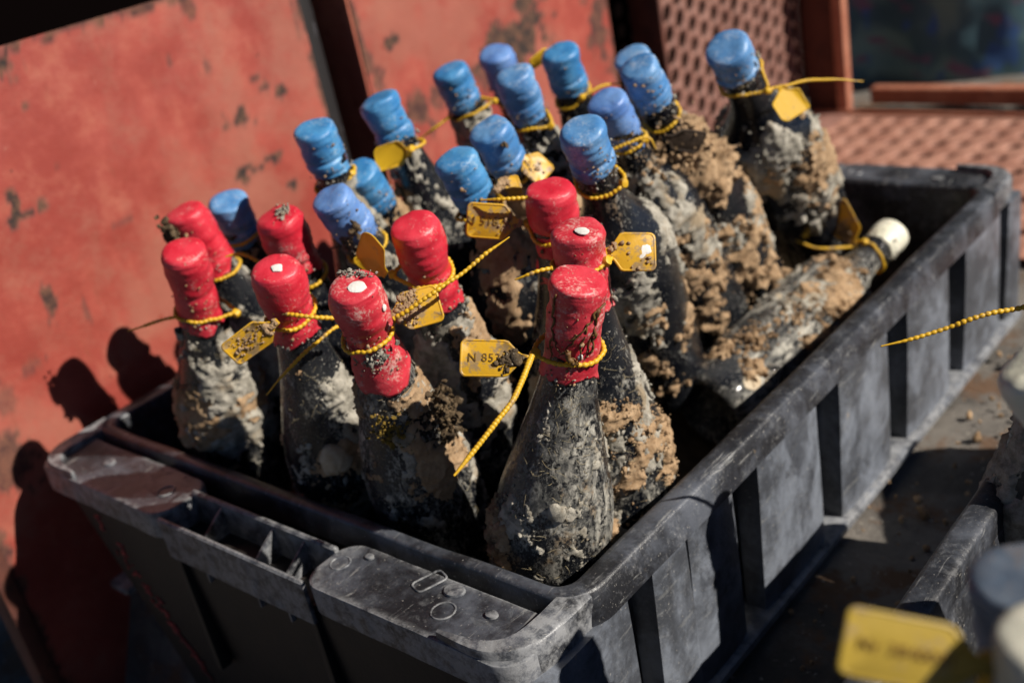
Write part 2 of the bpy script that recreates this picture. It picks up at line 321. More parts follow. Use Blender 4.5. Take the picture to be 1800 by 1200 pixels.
CRATE = m_crate(); PANEL = m_crate('dusty_crate_plastic', 1., .75); SHADED = m_plain('shaded_black_plastic', (.010, .009, .009), .55, .4, 25, (.017, .013, .011), .4, 150)  # last one: crate plastic darkened to carry the shade of the end walls
RED = m_red(); GROUND = m_ground(); TARP = m_tarp()
SHADE_BLACK = m_plain('black_shade_sheet', (.0022, .0014, .0014), 1., 0.)  # near black, paints the shade behind the red wall
CHIP = m_chipped('chipped_black_steel')
BROWN = m_rusty('brown_rust', (.075, .022, .014), (.13, .038, .022), (.05, .02, .012))
STEP = m_rusty('worn_orange_rust', (.27, .12, .08), (.36, .18, .125), (.17, .07, .045))
ORANGE = m_rusty('orange_rust', (.33, .11, .06), (.42, .17, .10), (.22, .08, .05))
PINKRUST = m_rusty('pink_rust', (.165, .072, .052), (.23, .112, .085), (.09, .038, .027))
FLANGE = m_rusty('dull_red_rust', (.30, .075, .045), (.38, .11, .065), (.20, .05, .03))
EMBOSS = m_plain('faded_red_marking', (.42, .075, .06), .8, .3, 60, (.12, .035, .03))

# ------------------------------------------------------------------ mesh helpers
def mesh(name, V, F4=None, F=None, smooth=True, sharp=None):
    """V (n,3); F4 quad index array; F list of polygons"""
    me = bpy.data.meshes.new(name)
    V = np.asarray(V, dtype=np.float64)
    parts = []; tot = []
    if F4 is not None and len(F4):
        F4 = np.asarray(F4, dtype=np.int32)
        k = F4.shape[1]; parts.append(F4.ravel()); tot.append(np.full(len(F4), k, dtype=np.int32))
    if F:
        parts.append(np.array([i for f in F for i in f], dtype=np.int32)); tot.append(np.array([len(f) for f in F], dtype=np.int32))
    li = np.concatenate(parts); lt = np.concatenate(tot); ls = np.concatenate([[0], np.cumsum(lt)[:-1]]).astype(np.int32)
    me.vertices.add(len(V)); me.vertices.foreach_set('co', V.astype(np.float32).ravel())
    me.loops.add(len(li)); me.loops.foreach_set('vertex_index', li)
    me.polygons.add(len(lt)); me.polygons.foreach_set('loop_start', ls)
    me.update(calc_edges=True); me.validate()
    me.polygons.foreach_set('use_smooth', np.full(len(me.polygons), bool(smooth)))
    if sharp: me.set_sharp_from_angle(angle=math.radians(sharp))
    return me
def obj(name, me, m, parent=None, loc=None, kind=None):
    o = bpy.data.objects.new(name, me); COL.objects.link(o)
    if m is not None and not me.materials: me.materials.append(m)
    if parent: o.parent = parent
    if loc is not None: o.location = loc
    if kind: o['kind'] = kind
    return o
def tag_(o, label, cat, group=None):
    o['label'] = label; o['category'] = cat
    if group: o['group'] = group
    return o
def thing(name, label, cat, mw=None, group=None):
    o = bpy.data.objects.new(name, None); COL.objects.link(o); o.empty_display_size = .02
    if mw is not None: o.matrix_world = mw
    o['kind'] = 'thing'
    return tag_(o, label, cat, group)
def grid_quads(nu, nv, closed=True):
    """nv rows of nu verts"""
    a = np.arange(nv - 1)[:, None] * nu; u = np.arange(nu if closed else nu - 1)[None]; u2 = (u + 1) % nu
    return np.stack([a + u, a + u2, a + nu + u2, a + nu + u], -1).reshape(-1, 4)
def loft(name, loops, cap0=False, cap1=False, smooth=True, sharp=35):
    n = len(loops[0]); V = np.concatenate([np.asarray(l, float) for l in loops])
    F = []
    if cap0: F.append(list(range(n))[::-1])
    if cap1: F.append([(len(loops) - 1) * n + i for i in range(n)])
    return mesh(name, V, grid_quads(n, len(loops)), F, smooth, sharp)
def join(parts):
    V = []; Q = []; P = []; o = 0
    for v, q, p in parts:
        v = np.asarray(v, float); V.append(v)
        if q is not None and len(q): Q.append(np.asarray(q) + o)
        if p: P += [[i + o for i in f] for f in p]
        o += len(v)
    return np.concatenate(V), (np.concatenate(Q) if Q else None), P
def rrect(x0, x1, y0, y1, r, n=6, m=1):
    """counter-clockwise rounded rectangle, sides cut in m pieces"""
    r = min(r, (x1 - x0) / 2 - 1e-5, (y1 - y0) / 2 - 1e-5); o = []
    cs = [(x1 - r, y0 + r, -90), (x1 - r, y1 - r, 0), (x0 + r, y1 - r, 90), (x0 + r, y0 + r, 180)]
    for k, (cx, cy, a) in enumerate(cs):
        arc = [(cx + r * math.cos(math.radians(a + 90 * i / n)), cy + r * math.sin(math.radians(a + 90 * i / n))) for i in range(n + 1)]
        o += arc
        nx = cs[(k + 1) % 4]; s = (nx[0] + r * math.cos(math.radians(nx[2])), nx[1] + r * math.sin(math.radians(nx[2])))
        e = arc[-1]
        for i in range(1, m): o.append((e[0] + (s[0] - e[0]) * i / m, e[1] + (s[1] - e[1]) * i / m))
    return np.array(o)
def at_z(l, z):
    l = np.asarray(l); return np.concatenate([l, np.full((len(l), 1), z)], 1)
def box_p(x0, x1, y0, y1, z0, z1):
    V = [(x0, y0, z0), (x1, y0, z0), (x1, y1, z0), (x0, y1, z0), (x0, y0, z1), (x1, y0, z1), (x1, y1, z1), (x0, y1, z1)]
    return np.array(V, float), np.array([(3, 2, 1, 0), (4, 5, 6, 7), (0, 1, 5, 4), (1, 2, 6, 5), (2, 3, 7, 6), (3, 0, 4, 7)]), None
def bevel_box(name, x0, x1, y0, y1, z0, z1, b=.002):
    """box with bevelled edges"""
    c = ((x0 + x1) / 2, (y0 + y1) / 2); loops = []
    for z, i in ((z0, b), (z0 + b, 0), (z1 - b, 0), (z1, b)): loops.append(at_z(rrect(x0 + i, x1 - i, y0 + i, y1 - i, b * 1.2, 2), z))
    return loft(name, loops, True, True, True, 40)
def catmull(P, n=10):
    P = np.asarray(P, float); E = np.concatenate([[2 * P[0] - P[1]], P, [2 * P[-1] - P[-2]]]); o = []
    for i in range(1, len(E) - 2):
        for t in np.linspace(0, 1, n, endpoint=False):
            a, b, c, d = E[i - 1:i + 3]
            o.append(.5 * ((2 * b) + (-a + c) * t + (2 * a - 5 * b + 4 * c - d) * t * t + (-a + 3 * b - 3 * c + d) * t ** 3))
    o.append(P[-1]); return np.array(o)
def resample(P, step, closed=False):
    Q = np.concatenate([P, P[:1]]) if closed else P
    s = np.concatenate([[0], np.cumsum(np.linalg.norm(np.diff(Q, axis=0), axis=1))])
    n = max(2, int(s[-1] / step)); t = np.linspace(0, s[-1], n, endpoint=not closed)
    return np.stack([np.interp(t, s, Q[:, k]) for k in range(3)], 1), t
def sweep(P, R, sides=8, closed=False):
    n = len(P); T = np.roll(P, -1, 0) - np.roll(P, 1, 0)
    if not closed: T[0] = P[1] - P[0]; T[-1] = P[-1] - P[-2]
    T /= np.linalg.norm(T, axis=1)[:, None] + 1e-12
    a = np.array([0, 0, 1.]) if abs(T[0][2]) < .9 else np.array([1., 0, 0]); N = []
    nrm = np.cross(T[0], a)
    for i in range(n):
        nrm = nrm - T[i] * (nrm @ T[i]); nrm /= np.linalg.norm(nrm) + 1e-12; N.append(nrm.copy())
    N = np.array(N); Bn = np.cross(T, N); th = np.linspace(0, 2 * np.pi, sides, endpoint=False)
    V = P[:, None] + R[:, None, None] * (np.cos(th)[None, :, None] * N[:, None] + np.sin(th)[None, :, None] * Bn[:, None])
    Q = grid_quads(sides, n)
    F = None
    if closed:
        k = (n - 1) * sides; u = np.arange(sides); Q = np.concatenate([Q, np.stack([k + u, k + (u + 1) % sides, (u + 1) % sides, u], 1)])
    else: F = [list(range(sides))[::-1], [(n - 1) * sides + i for i in range(sides)]]
    return V.reshape(-1, 3), Q, F
# icosahedron lump used for crumbs
_t = (1 + 5 ** .5) / 2
ICO = np.array([(-1, _t, 0), (1, _t, 0), (-1, -_t, 0), (1, -_t, 0), (0, -1, _t), (0, 1, _t), (0, -1, -_t), (0, 1, -_t), (_t, 0, -1), (_t, 0, 1), (-_t, 0, -1), (-_t, 0, 1)]) / 1.902
ICF = np.array([(0, 11, 5), (0, 5, 1), (0, 1, 7), (0, 7, 10), (0, 10, 11), (1, 5, 9), (5, 11, 4), (11, 10, 2), (10, 7, 6), (7, 1, 8), (3, 9, 4), (3, 4, 2), (3, 2, 6), (3, 6, 8), (3, 8, 9), (4, 9, 5), (2, 4, 11), (6, 2, 10), (8, 6, 7), (9, 8, 1)])
def crumbs(C, S):
    n = len(C); k = rng.uniform(.6, 1.3, (n, 12, 1)); sq = rng.uniform(.6, 1.3, (n, 1, 3))
    V = C[:, None] + S[:, None, None] * ICO[None] * k * sq
    F = ICF[None] + (np.arange(n) * 12)[:, None, None]
    return V.reshape(-1, 3), F.reshape(-1, 3)
def tri_of(Q): return np.concatenate([Q[:, [0, 1, 2]], Q[:, [0, 2, 3]]])

# ------------------------------------------------------------------ the setting: ground
def build_ground():
    n = 150; s = np.linspace(-1, 1, n); s = np.sign(s) * (np.abs(s) ** 3) * 14 + s * 1.0
    X, Y = np.meshgrid(s + .4, s + .5); P = np.stack([X.ravel(), Y.ravel(), np.zeros(n * n)], 1)
    P[:, 2] = -.182 + (fbm(P * 9, 3) - .5) * .014 + (fbm(P * 40, 9) - .5) * .006
    P[:, 2] += .018 * (fbm(P * 7, 15, 2) - .5) * np.clip((P[:, 0] - .60) / .05, 0, 1)
    P[:, 2] = np.where(P[:, 0] > .62, np.minimum(P[:, 2], -.166), np.minimum(P[:, 2], -.175))
    dr = np.clip((-.0 - P[:, 1]) / .08, 0, 1) * np.clip((.66 - P[:, 0]) / .06, 0, 1); P[:, 2] -= .13 * dr * dr * (3 - 2 * dr)
    o = obj('ground', mesh('ground', P, grid_quads(n, n, False)), GROUND, kind='structure')
build_ground()
def clods():
    n = 260; C = np.stack([rng.normal(.66, .06, n), rng.uniform(.1, .85, n), np.full(n, -.176)], 1)
    C2 = np.stack([rng.normal(.70, .04, 120), rng.normal(.62, .05, 120), np.full(120, -.173)], 1); C = np.concatenate([C, C2])
    s = np.exp(rng.normal(math.log(.0018), .5, len(C))).clip(.0008, .008); v, f = crumbs(C, s)
    obj('mud_clods', mesh('mud_clods', v, f, None, True, 60), MUD['tan'], kind='stuff')
clods()

# ------------------------------------------------------------------ red steel wall and rusty frame
def steel_panel(name, y0, y1, z0, z1, x=-.055, ny=170, nz=110, seed=1, parent=None, dent=.003):
    Y, Z = np.meshgrid(np.linspace(y0, y1, ny), np.linspace(z0, z1, nz)); P = np.stack([np.full(Y.size, 0.), Y.ravel(), Z.ravel()], 1)
    nx = (fbm(P * 6, seed) - .5) * dent * 2 + (fbm(P * 25, seed + 5) - .5) * dent * .4
    ed = np.minimum.reduce([(Y - y0).ravel(), (y1 - Y).ravel(), (z1 - Z).ravel()]); nx *= np.clip(ed / .05, 0, 1)
    rust = np.zeros(len(P)); wob = (fbm(P * 70, seed + 8, 5, .6) - .5) * 2; wob2 = (fbm(P * 190, seed + 18, 4, .6) - .5) * 2
    for (ry, rz, sy, sz, st) in RUST:
        d = np.hypot((P[:, 1] - ry) / (sy * 1.1), (P[:, 2] - rz) / (sz * 1.1))
        rust = np.maximum(rust, st * np.clip((1.0 - d + wob * 1.1 + wob2 * .5) / .28, 0, 1))
    rust = np.maximum(rust, np.clip((.008 + wob * .016 - ed) / .005, 0, 1) * .7)
    F = P.copy(); F[:, 0] = nx; Bk = P.copy(); Bk[:, 0] = nx - .004
    Q = grid_quads(ny, nz, False); N = len(P)
    idx = np.arange(N).reshape(nz, ny); bd = np.concatenate([idx[0], idx[1:, -1], idx[-1, -2::-1], idx[-2:0:-1, 0]])
    b2 = np.roll(bd, -1); side = np.stack([bd, bd + N, b2 + N, b2], 1)
    me = mesh(name, np.concatenate([F, Bk]), np.concatenate([Q, Q[:, ::-1] + N, side]), None, True, 50)
    at = me.attributes.new('rust', 'FLOAT', 'POINT'); rust = np.clip(rust * 1.25, 0, 1); at.data.foreach_set('value', np.concatenate([rust, rust]).astype(np.float32))
    o = obj(name, me, RED, parent, (x, 0, 0) if parent is None else (x, 0, 0)); return o
wallA = thing('red_steel_wall', 'wide flat red painted steel panel with chipped rust spots behind the crate', 'steel wall')
steel_panel('panel_sheet', -.122, .398, -.32, .350, parent=wallA)
obj('edge_flange', bevel_box('edge_flange', -.085, -.051, -.140, -.1225, -.32, .349), BROWN, wallA)
wallB = thing('red_steel_wall', 'narrower red painted steel panel with big brown rust patch, right of black gap', 'steel wall')
steel_panel('panel_sheet', .470, .953, -.18, .42, seed=31, parent=wallB)
obj('edge_flange', bevel_box('edge_flange', -.135, -.0565, .4655, .4695, -.18, .419, .0008), FLANGE, wallB)
obj('edge_flange', bevel_box('edge_flange', -.125, -.0565, .9535, .9575, -.18, .419, .0008), BROWN, wallB)
post = thing('steel_post', 'black steel post with pale chipped streaks in gap between red panels', 'post')
obj('shaft', bevel_box('shaft', -.090, -.066, .404, .424, -.18, .60), CHIP, post)
o = obj('shade_sheet', bevel_box('shade_sheet', -.16, -.14, -.14, 1.70, -.18, 1.1), SHADE_BLACK)
tag_(o, 'black sheet standing in for the shade behind the red panels, seen above the panel edge', 'metal sheet')

def perforated(name, nx, ny, pitch, hole, parent, mw, m, thick=.003, stagger=True, py=1.):
    """sheet in local XY with real oval holes"""
    V = []; Q = []; k = 12; o = 0
    th = np.linspace(0, 2 * np.pi, k, endpoint=False) + np.pi / k
    sq = []
    for t in th:
        c, s = math.cos(t), math.sin(t); q = max(abs(c), abs(s)); sq.append((c / q * .5, s / q * .5))
    sq = np.array(sq) * pitch * np.array([1, py])
    oval = np.stack([np.cos(th) * hole[0], np.sin(th) * hole[1]], 1)
    a = math.radians(-20); Rm = np.array([[math.cos(a), -math.sin(a)], [math.sin(a), math.cos(a)]]); oval = oval @ Rm.T
    u = np.arange(k); u2 = (u + 1) % k
    for i in range(nx):
        for j in range(ny):
            c = np.array([(i + .5) * pitch, (j + (.5 if not (stagger and i % 2) else 1.0)) * pitch * py]) + rng.normal(0, .0006, 2) * 0
            dim = rng.uniform(.9, 1.1)
            rings = [at_z(c + sq, 0), at_z(c + oval * dim * 1.25, .0), at_z(c + oval * dim, -.0025), at_z(c + oval * dim * .96, -.0025 - thick)]
            V.append(np.concatenate(rings))
            for r in range(3): Q.append(np.stack([o + r * k + u, o + r * k + u2, o + (r + 1) * k + u2, o + (r + 1) * k + u], 1))
            o += 4 * k
    me = mesh(name, np.concatenate(V), np.concatenate(Q), None, True, 45)
    ob = obj(name, me, m, parent); ob.matrix_local = mw; return ob
pf = thing('perforated_sheet', 'upright rusty pink perforated steel sheet behind the blue-capped bottles', 'metal sheet')
# local X -> world +Y, local Y -> world +Z, local Z -> world +X
mw = Matrix(((0, 0, 1, -.045), (1, 0, 0, 1.075), (0, 1, 0, -.20), (0, 0, 0, 1)))
perforated('sheet', 13, 20, .0335, (.0104, .0140), pf, mw, PINKRUST)
obj('edge_flange', bevel_box('edge_flange', -.10, -.042, 1.066, 1.074, -.18, .5), BROWN, pf)
fr = thing('rusty_doorway', 'rusty orange steel frame with post and cross bar, top right background', 'doorway')
obj('door_post', bevel_box('door_post', .028, .050, 1.49, 1.512, -.175, .5, .003), ORANGE, fr)
obj('side_plate', bevel_box('side_plate', -.043, .029, 1.513, 1.519, -.175, .5, .002), BROWN, fr)
obj('cross_bar', bevel_box('cross_bar', .060, .72, 1.560, 1.585, -.172, -.140, .003), ORANGE, fr)
obj('bottom_rail', bevel_box('bottom_rail', -.02, .9, 1.484, 1.491, -.176, -.160, .002), ORANGE, fr)
st = thing('perforated_step', 'low rusty perforated steel step plate beyond the far end of the crate', 'step')
mw = Matrix(((1, 0, 0, .055), (0, 1, 0, .93), (0, 0, 1, -.166), (0, 0, 0, 1)))
perforated('plate', 26, 10, .0395, (.0100, .0130), st, mw, STEP, stagger=False, py=1.39)
obj('skirt', bevel_box('skirt', -.04, .0535, .93, 1.483, -.178, -.1655, .002), PINKRUST, st)
obj('support', bevel_box('support', .06, 1.07, .935, 1.475, -.179, -.173, .002), BROWN, st)
def tarp():
    nu, nv = 90, 50; U, Vv = np.meshgrid(np.linspace(-.10, .75, nu), np.linspace(-.18, .72, nv))
    P = np.stack([U.ravel(), np.full(U.size, 0.), Vv.ravel()], 1)
    P[:, 1] = 1.62 + .55 * (P[:, 0] + .1) + .05 * np.sin(P[:, 0] * 13 + 2 * fbm(P * 2, 2)) + .16 * (fbm(P * 3, 4) - .5)
    V = np.concatenate([P, P + np.array([0, .01, 0])]); Q = grid_quads(nu, nv, False)
    o = obj('tarpaulin', mesh('tarpaulin', V, np.concatenate([Q, Q[:, ::-1] + len(P)])), TARP)
    tag_(o, 'dark blue-green tarpaulin hanging in shade behind the rusty frame', 'tarpaulin')
tarp()

# ------------------------------------------------------------------ crates
W, L = .5598, .7356
def wob(V, a=.0012, s=22, seed=4):
    V = np.asarray(V, float); V = V.copy()
    for k in range(3): V[:, k] += (fbm(V * s, seed + 3 * k, 3) - .5) * 2 * a * (1 if k < 2 else .8)
    return V
def ledge_loops(x0, x1, y0, y1, r, top, skirt):
    o = []
    for z, i in ((skirt, .0025), (skirt, 0), (top - .0022, 0), (top - .0006, .0007), (top, .0022)):
        o.append(at_z(rrect(x0 + i, x1 - i, y0 + i, y1 - i, max(r - i, .002), 8, 10), z))
    return o
def pad_mesh(name, x0, x1, y0, y1, r, marks):
    lo = [wob(l, .0007, 30) for l in ledge_loops(x0, x1, y0, y1, r, -.006, -.030)]
    n = len(lo[0]); V, Q, P = np.concatenate(lo), grid_quads(n, len(lo)), None
    # inner fill in concentric loops so that the top can undulate
    c = np.array([(x0 + x1) / 2, (y0 + y1) / 2, -.006]); fills = [lo[-1]]
    for f in (.75, .5, .25):
        l = c + (lo[-1] - c) * f; l[:, 2] = -.006 + (fbm(l * 45, 7) - .5) * .0022 - .0005; fills.append(l)
    FV = np.concatenate(fills); parts = [(V, Q, None), (FV, grid_quads(n, 4), [[3 * n + i for i in range(n)]])]
    for mk in marks:
        if mk[0] == 'ring':
            a = np.linspace(0, 2 * np.pi, 22, endpoint=False); Pn = np.stack([mk[1] + mk[3] * np.cos(a), mk[2] + mk[3] * np.sin(a), np.full(22, -.0062)], 1)
            v, q, _ = sweep(Pn, np.full(22, mk[4]), 6, True); parts.append((v, q, None))
        elif mk[0] == 'disc':
            a = np.linspace(0, 2 * np.pi, 16, endpoint=False); ls = []
            for rr, zz in ((1, -.0064), (.92, -.0048), (.5, -.0042)): ls.append(np.stack([mk[1] + mk[3] * rr * np.cos(a), mk[2] + mk[3] * rr * .8 * np.sin(a), np.full(16, zz)], 1))
            parts.append((np.concatenate(ls), grid_quads(16, 3), [[32 + i for i in range(16)]]))
        elif mk[0] == 'frame':
            ca, sa = math.cos(mk[5]), math.sin(mk[5]); l = rrect(-mk[3], mk[3], -mk[4], mk[4], .0035, 4, 3)
            Pn = np.stack([mk[1] + l[:, 0] * ca - l[:, 1] * sa, mk[2] + l[:, 0] * sa + l[:, 1] * ca, np.full(len(l), -.0062)], 1)
            v, q, _ = sweep(Pn, np.full(len(l), .0008), 6, True); parts.append((v, q, None))
    V, Q, P = join(parts); return mesh(name, V, Q, P, True, 40)

def build_crate(m, label):
    root = thing('plastic_crate', label, 'crate', group='black plastic crates')
    # shell: inner and outer walls and floor
    lo = []
    def ring(ex, ey, z, r): return at_z(rrect(-ex, W + ex, -ey, L + ey, r, 6, 14), z)
    lo += [ring(-.008, .001, -.171, .02), ring(-.006, .004, -.168, .02), ring(.003, .006, -.022, .02)]
    outer = loft('shell', lo, True, False)
    li = [ring(.0, .0, -.019, .013), ring(-.008, -.006, -.075, .014), ring(-.014, -.012, -.1385, .016)]
    nl = len(li[0])
    V, Q, P = join([(np.concatenate(lo), grid_quads(nl, 3), [list(range(nl))[::-1]]), (np.concatenate(li), grid_quads(nl, 3)[:, ::-1], [[2 * nl + i for i in range(nl)]])])
    obj('shell', mesh('shell', V, Q, P, True, 40), m, root)
    # rim
    ls = []
    for ex, ey, z, r in ((.0, .0, -.021, .014), (.0005, .0005, -.003, .014), (.0022, .002, -.0004, .015), (.006, .004, .0006, .017), (.0160, .0095, .0004, .026), (.0186, .0112, -.0006, .028),
                         (.0197, .012, -.0022, .029), (.0232, .0132, -.012, .030), (.0250, .014, -.0235, .031), (.0236, .013, -.0250, .030), (.004, .006, -.0235, .022)):
        ls.append(wob(at_z(rrect(-ex, W + ex, -ey, L + ey, r, 8, 60), z), .0008, 16))
    obj('rim', loft('rim', ls, False, False, True, 50), m, root)
    # handle ledges at both ends
    for e in (0, 1):
        def put(o):
            if e: o.matrix_local = Matrix.Translation((W, L, 0)) @ Matrix.Rotation(math.pi, 4, 'Z')
            return o
        lr = bpy.data.objects.new('handle_ledge', pad_mesh('handle_ledge', .372, .5755, -.0745, -.0205, .020,
             [('ring', .386, -.045, .0075, .0008), ('ring', .494, -.049, .0085, .0007), ('frame', .463, -.030, .0065, .0115, -.35), ('disc', .487, -.030, .0085), ('disc', .402, -.030, .004), ('disc', .527, -.037, .005)]))
        lr.data.materials.append(m); COL.objects.link(lr); lr.parent = root; put(lr)
        ll = obj('handle_ledge', pad_mesh('handle_ledge', -.0155, .192, -.0745, -.0180, .020, [('ring', .16, -.045, .0075, .001), ('disc', .06, -.04, .007)]), m, root); put(ll)
        # raised corner borders curling from the long rims onto the ledges
        for sgn in (0, 1):
            cx = (lambda x: x) if sgn == 0 else (lambda x: W - x)
            path = [(cx(W + .0085), .004), (cx(W + .0085), -.030), (cx(W + .0055), -.050), (cx(W - .004), -.0625), (cx(W - .020), -.0685), (cx(W - .05), -.0705)]
            pc = catmull([(x, y, -.0025) for x, y in path], 8); wd = np.interp(np.linspace(0, 1, len(pc)), [0, .35, .8, 1], [.0105, .0098, .0050, .0015])
            T = np.gradient(pc, axis=0); T /= np.linalg.norm(T, axis=1)[:, None]; N = np.cross(T, [0, 0, 1.])
            sec = []
            for (a, z) in ((-1, -.026), (-1, -.0022), (-.8, -.0002), (.8, .0002), (1, -.002), (1, -.026)):
                q = pc + N * (wd * a)[:, None]; q[:, 2] = z; sec.append(q)
            V = np.stack(sec, 1).reshape(-1, 3); k = len(pc); Q = grid_quads(6, k)
            b = obj('corner_border', mesh('corner_border', wob(V, .0006, 25), Q, [list(range(6))[::-1], [(k - 1) * 6 + i for i in range(6)]], True, 45), m, root); put(b)
        put(obj('handle_bar', bevel_box('handle_bar', .190, .374, -.0395, -.0345, -.060, -.0015, .0015), m, root))
        put(obj('handle_lip', bevel_box('handle_lip', .188, .376, -.0750, -.0705, -.046, -.0068, .0015), m, root))
        put(obj('handle_floor', bevel_box('handle_floor', .186, .378, -.0605, -.0105, -.128, -.120, .001), SHADED, root))
        for x in (.232, .300, .338):
            V = np.array([(x - .001, -.0395, -.060), (x + .001, -.0395, -.060), (x + .001, -.0704, -.060), (x - .001, -.0704, -.060), (x - .001, -.0395, -.006), (x + .001, -.0395, -.006), (x + .001, -.0704, -.026), (x - .001, -.0704, -.026)])
            put(obj('gusset', mesh('gusset', V, [(0, 1, 2, 3), (7, 6, 5, 4), (0, 4, 5, 1), (1, 5, 6, 2), (2, 6, 7, 3), (3, 7, 4, 0)], None, False), m, root))
        # tapered end wall under the ledge
        a = [at_z(rrect(.006, W - .006, -.069, -.006, .02, 5, 6), -.031), at_z(rrect(.03, W - .03, -.064, -.006, .02, 5, 6), -.1), at_z(rrect(.052, W - .052, -.058, -.006, .02, 5, 6), -.171)] + ([at_z(rrect(.074, W - .074, -.052, -.006, .018, 5, 6), -.255)] if not e else [])
        # open top around the handle pocket
        put(obj('end_wall', loft('end_wall', a, True, False), SHADED, root))
        for (fx0, fx1) in ((.19, .198), (.366, .374)):
            put(obj('end_rib', bevel_box('end_rib', fx0, fx1, -.0725, -.0600, -.168, -.031, .0012), SHADED, root))
    # ribbed long sides: proud panels with deep gaps
    spans = [(-.070, .034, .030), (.064, .1065, .050), (.1095, .172, .170), (.210, .308, .300), (.350, .447, .440), (.493, .592, .586), (.638, .735, .730), (.762, .80, .79)]
    for s in (0, 1):
        for (y0, y1, _) in spans:
            if s and y0 < 0: continue
            lp = []
            for z, ex, sh in ((-.0240, .0248, 0), (-.055, .0245, .0010), (-.11, .0232, .0035), (-.150, .0220, .005), (-.163, .0212, .0055)):
                n = 7; yy = np.linspace(y0 - sh, y1 + sh * .3, n); bulge = np.sin(np.linspace(0, np.pi, n)) * .0012
                xo = W + ex - .0015 + bulge; xo[0] -= .0015; xo[-1] -= .0015
                l = [(xo[i], yy[i], z) for i in range(n)] + [(W + .0005, yy[-1], z), (W + .0005, yy[0], z)]
                l = np.array(l)
                if s: l[:, 0] = W - l[:, 0]
                if s: l = l[::-1]
                lp.append(wob(l, .0006, 30))
            obj('side_panel', loft('side_panel', lp, True, True, True, 35), PANEL, root)
        x0, x1 = (W - .006, W + .0265) if s == 0 else (-.0265, .006)
        obj('base_flange', bevel_box('base_flange', x0, x1, -.05, .79, -.1735, -.1635, .002), PANEL, root)
    return root
crate = build_crate(CRATE, 'scuffed black plastic crate with handle ledge, packed with muddy bottles')
def marking():
    parts = []
    for k in range(17):
        x = .060 + k * .0036 + rng.uniform(-.001, .001); z = -.052 - k * .0098
        for q in range(2 + k % 2):
            a = np.array([x + rng.uniform(-.007, .011), -.0, z + rng.uniform(-.004, .004)]); b = a + np.array([rng.uniform(-.006, .013), 0, rng.uniform(-.010, .003)])
            yy = lambda zz: -.069 + (zz + .031) * -(.005 / .069) - .0007 + .0004
            Pn = np.array([a, (a + b) / 2 + [0, 0, .0015], b]); Pn[:, 1] = [yy(p[2]) for p in Pn]
            v, qd, f = sweep(catmull(Pn, 3), np.full(7, .0013), 5); parts.append((v, qd, f))
    V, Q, P = join(parts); obj('worn_marking', mesh('worn_marking', V, Q, P), EMBOSS, crate)
marking()
# second crate: a copy with copies of its parts
def dup(root, dx, dy, label, m):
    r = root.copy(); COL.objects.link(r); r['label'] = label; r.location = (dx, dy, 0)
    for ch in list(root.children):
        if ch.name.startswith('worn_marking'): continue
        c = ch.copy(); COL.objects.link(c); c.parent = r
    return r
dup(crate, .768, -.41, 'second black plastic crate cut off by the right edge of the photo', CRATE)
def mud_bed():
    n = 110; X, Y = np.meshgrid(np.linspace(.0135, W - .0135, n), np.linspace(.0135, L - .0135, n)); P = np.stack([X.ravel(), Y.ravel(), np.zeros(n * n)], 1)
    P[:, 2] = -.137 + .052 * np.clip((P[:, 1] - .12) / .25, 0, 1) * np.clip((.66 - P[:, 1]) / .12, .15, 1) * np.clip((.47 - P[:, 0]) / .12, .1, 1) + (fbm(P * 40, 2) - .4) * .02
    P[:, 2] = np.maximum(P[:, 2], -.1375)
    o = obj('mud_bed', mesh('mud_bed', P, grid_quads(n, n, False)), MUD['dark'], kind='stuff')
mud_bed()

# ------------------------------------------------------------------ bottles
HP = np.array([0, .003, .008, .016, .06, .118, .135, .150, .166, .185, .205, .225, .245, .262, .278, .290, .2915, .2990, .3005, .318, .324])
RP = np.array([.036, .040, .0428, .0438, .0438, .0436, .0428, .0412, .0382, .0338, .0288, .0240, .0200, .0174, .0158, .0151, .0166, .0166, .0150, .0148, .0146])
HP2 = np.array([0, .003, .008, .016, .06, .185, .200, .212, .224, .234, .244, .254, .268, .290, .2915, .2990, .3005, .318, .324])
RP2 = np.array([.036, .040, .0428, .0436, .0436, .0432, .0420, .0392, .0337, .0268, .0210, .0178, .0160, .0151, .0166, .0166, .0150, .0148, .0146])
def smooth_prof(HP, RP):
    h = np.concatenate([np.linspace(0, .02, 10), np.linspace(.024, .285, 70), np.linspace(.288, .324, 24)])
    r = np.interp(h, HP, RP)
    k = np.array([.25, .5, .25])
    for _ in range(5):
        r2 = r.copy(); r2[1:-1] = (k[0] * r[:-2] + k[1] * r[1:-1] + k[2] * r[2:]); m = (h > .10) & (h < .284); r[m] = r2[m]
    return h, r
PH, PR = smooth_prof(HP, RP)
PH2, PR2 = smooth_prof(HP2, RP2)
ROUND = False
def R_at(h): return np.interp(h, PH, PR2 if ROUND else PR)
def glass_mesh(PR):
    nu = 72; th = np.linspace(0, 2 * np.pi, nu, endpoint=False)
    # punt under the base, then the outside
    hs = np.concatenate([[.022, .020, .012, .003, -.0005], PH]); rs = np.concatenate([[.003, .012, .024, .031, .0345], PR])
    V = np.stack([rs[:, None] * np.cos(th), rs[:, None] * np.sin(th), np.repeat(hs[:, None], nu, 1)], -1).reshape(-1, 3)
    return mesh('glass_body', V, grid_quads(nu, len(hs)), [list(range(nu))[::-1], [(len(hs) - 1) * nu + i for i in range(nu)]], True, 50)
GLASS_MES = (glass_mesh(PR), glass_mesh(PR2))
ROUNDED = ('B10', 'B11', 'B12', 'B13', 'B14', 'B15', 'B16', 'L')
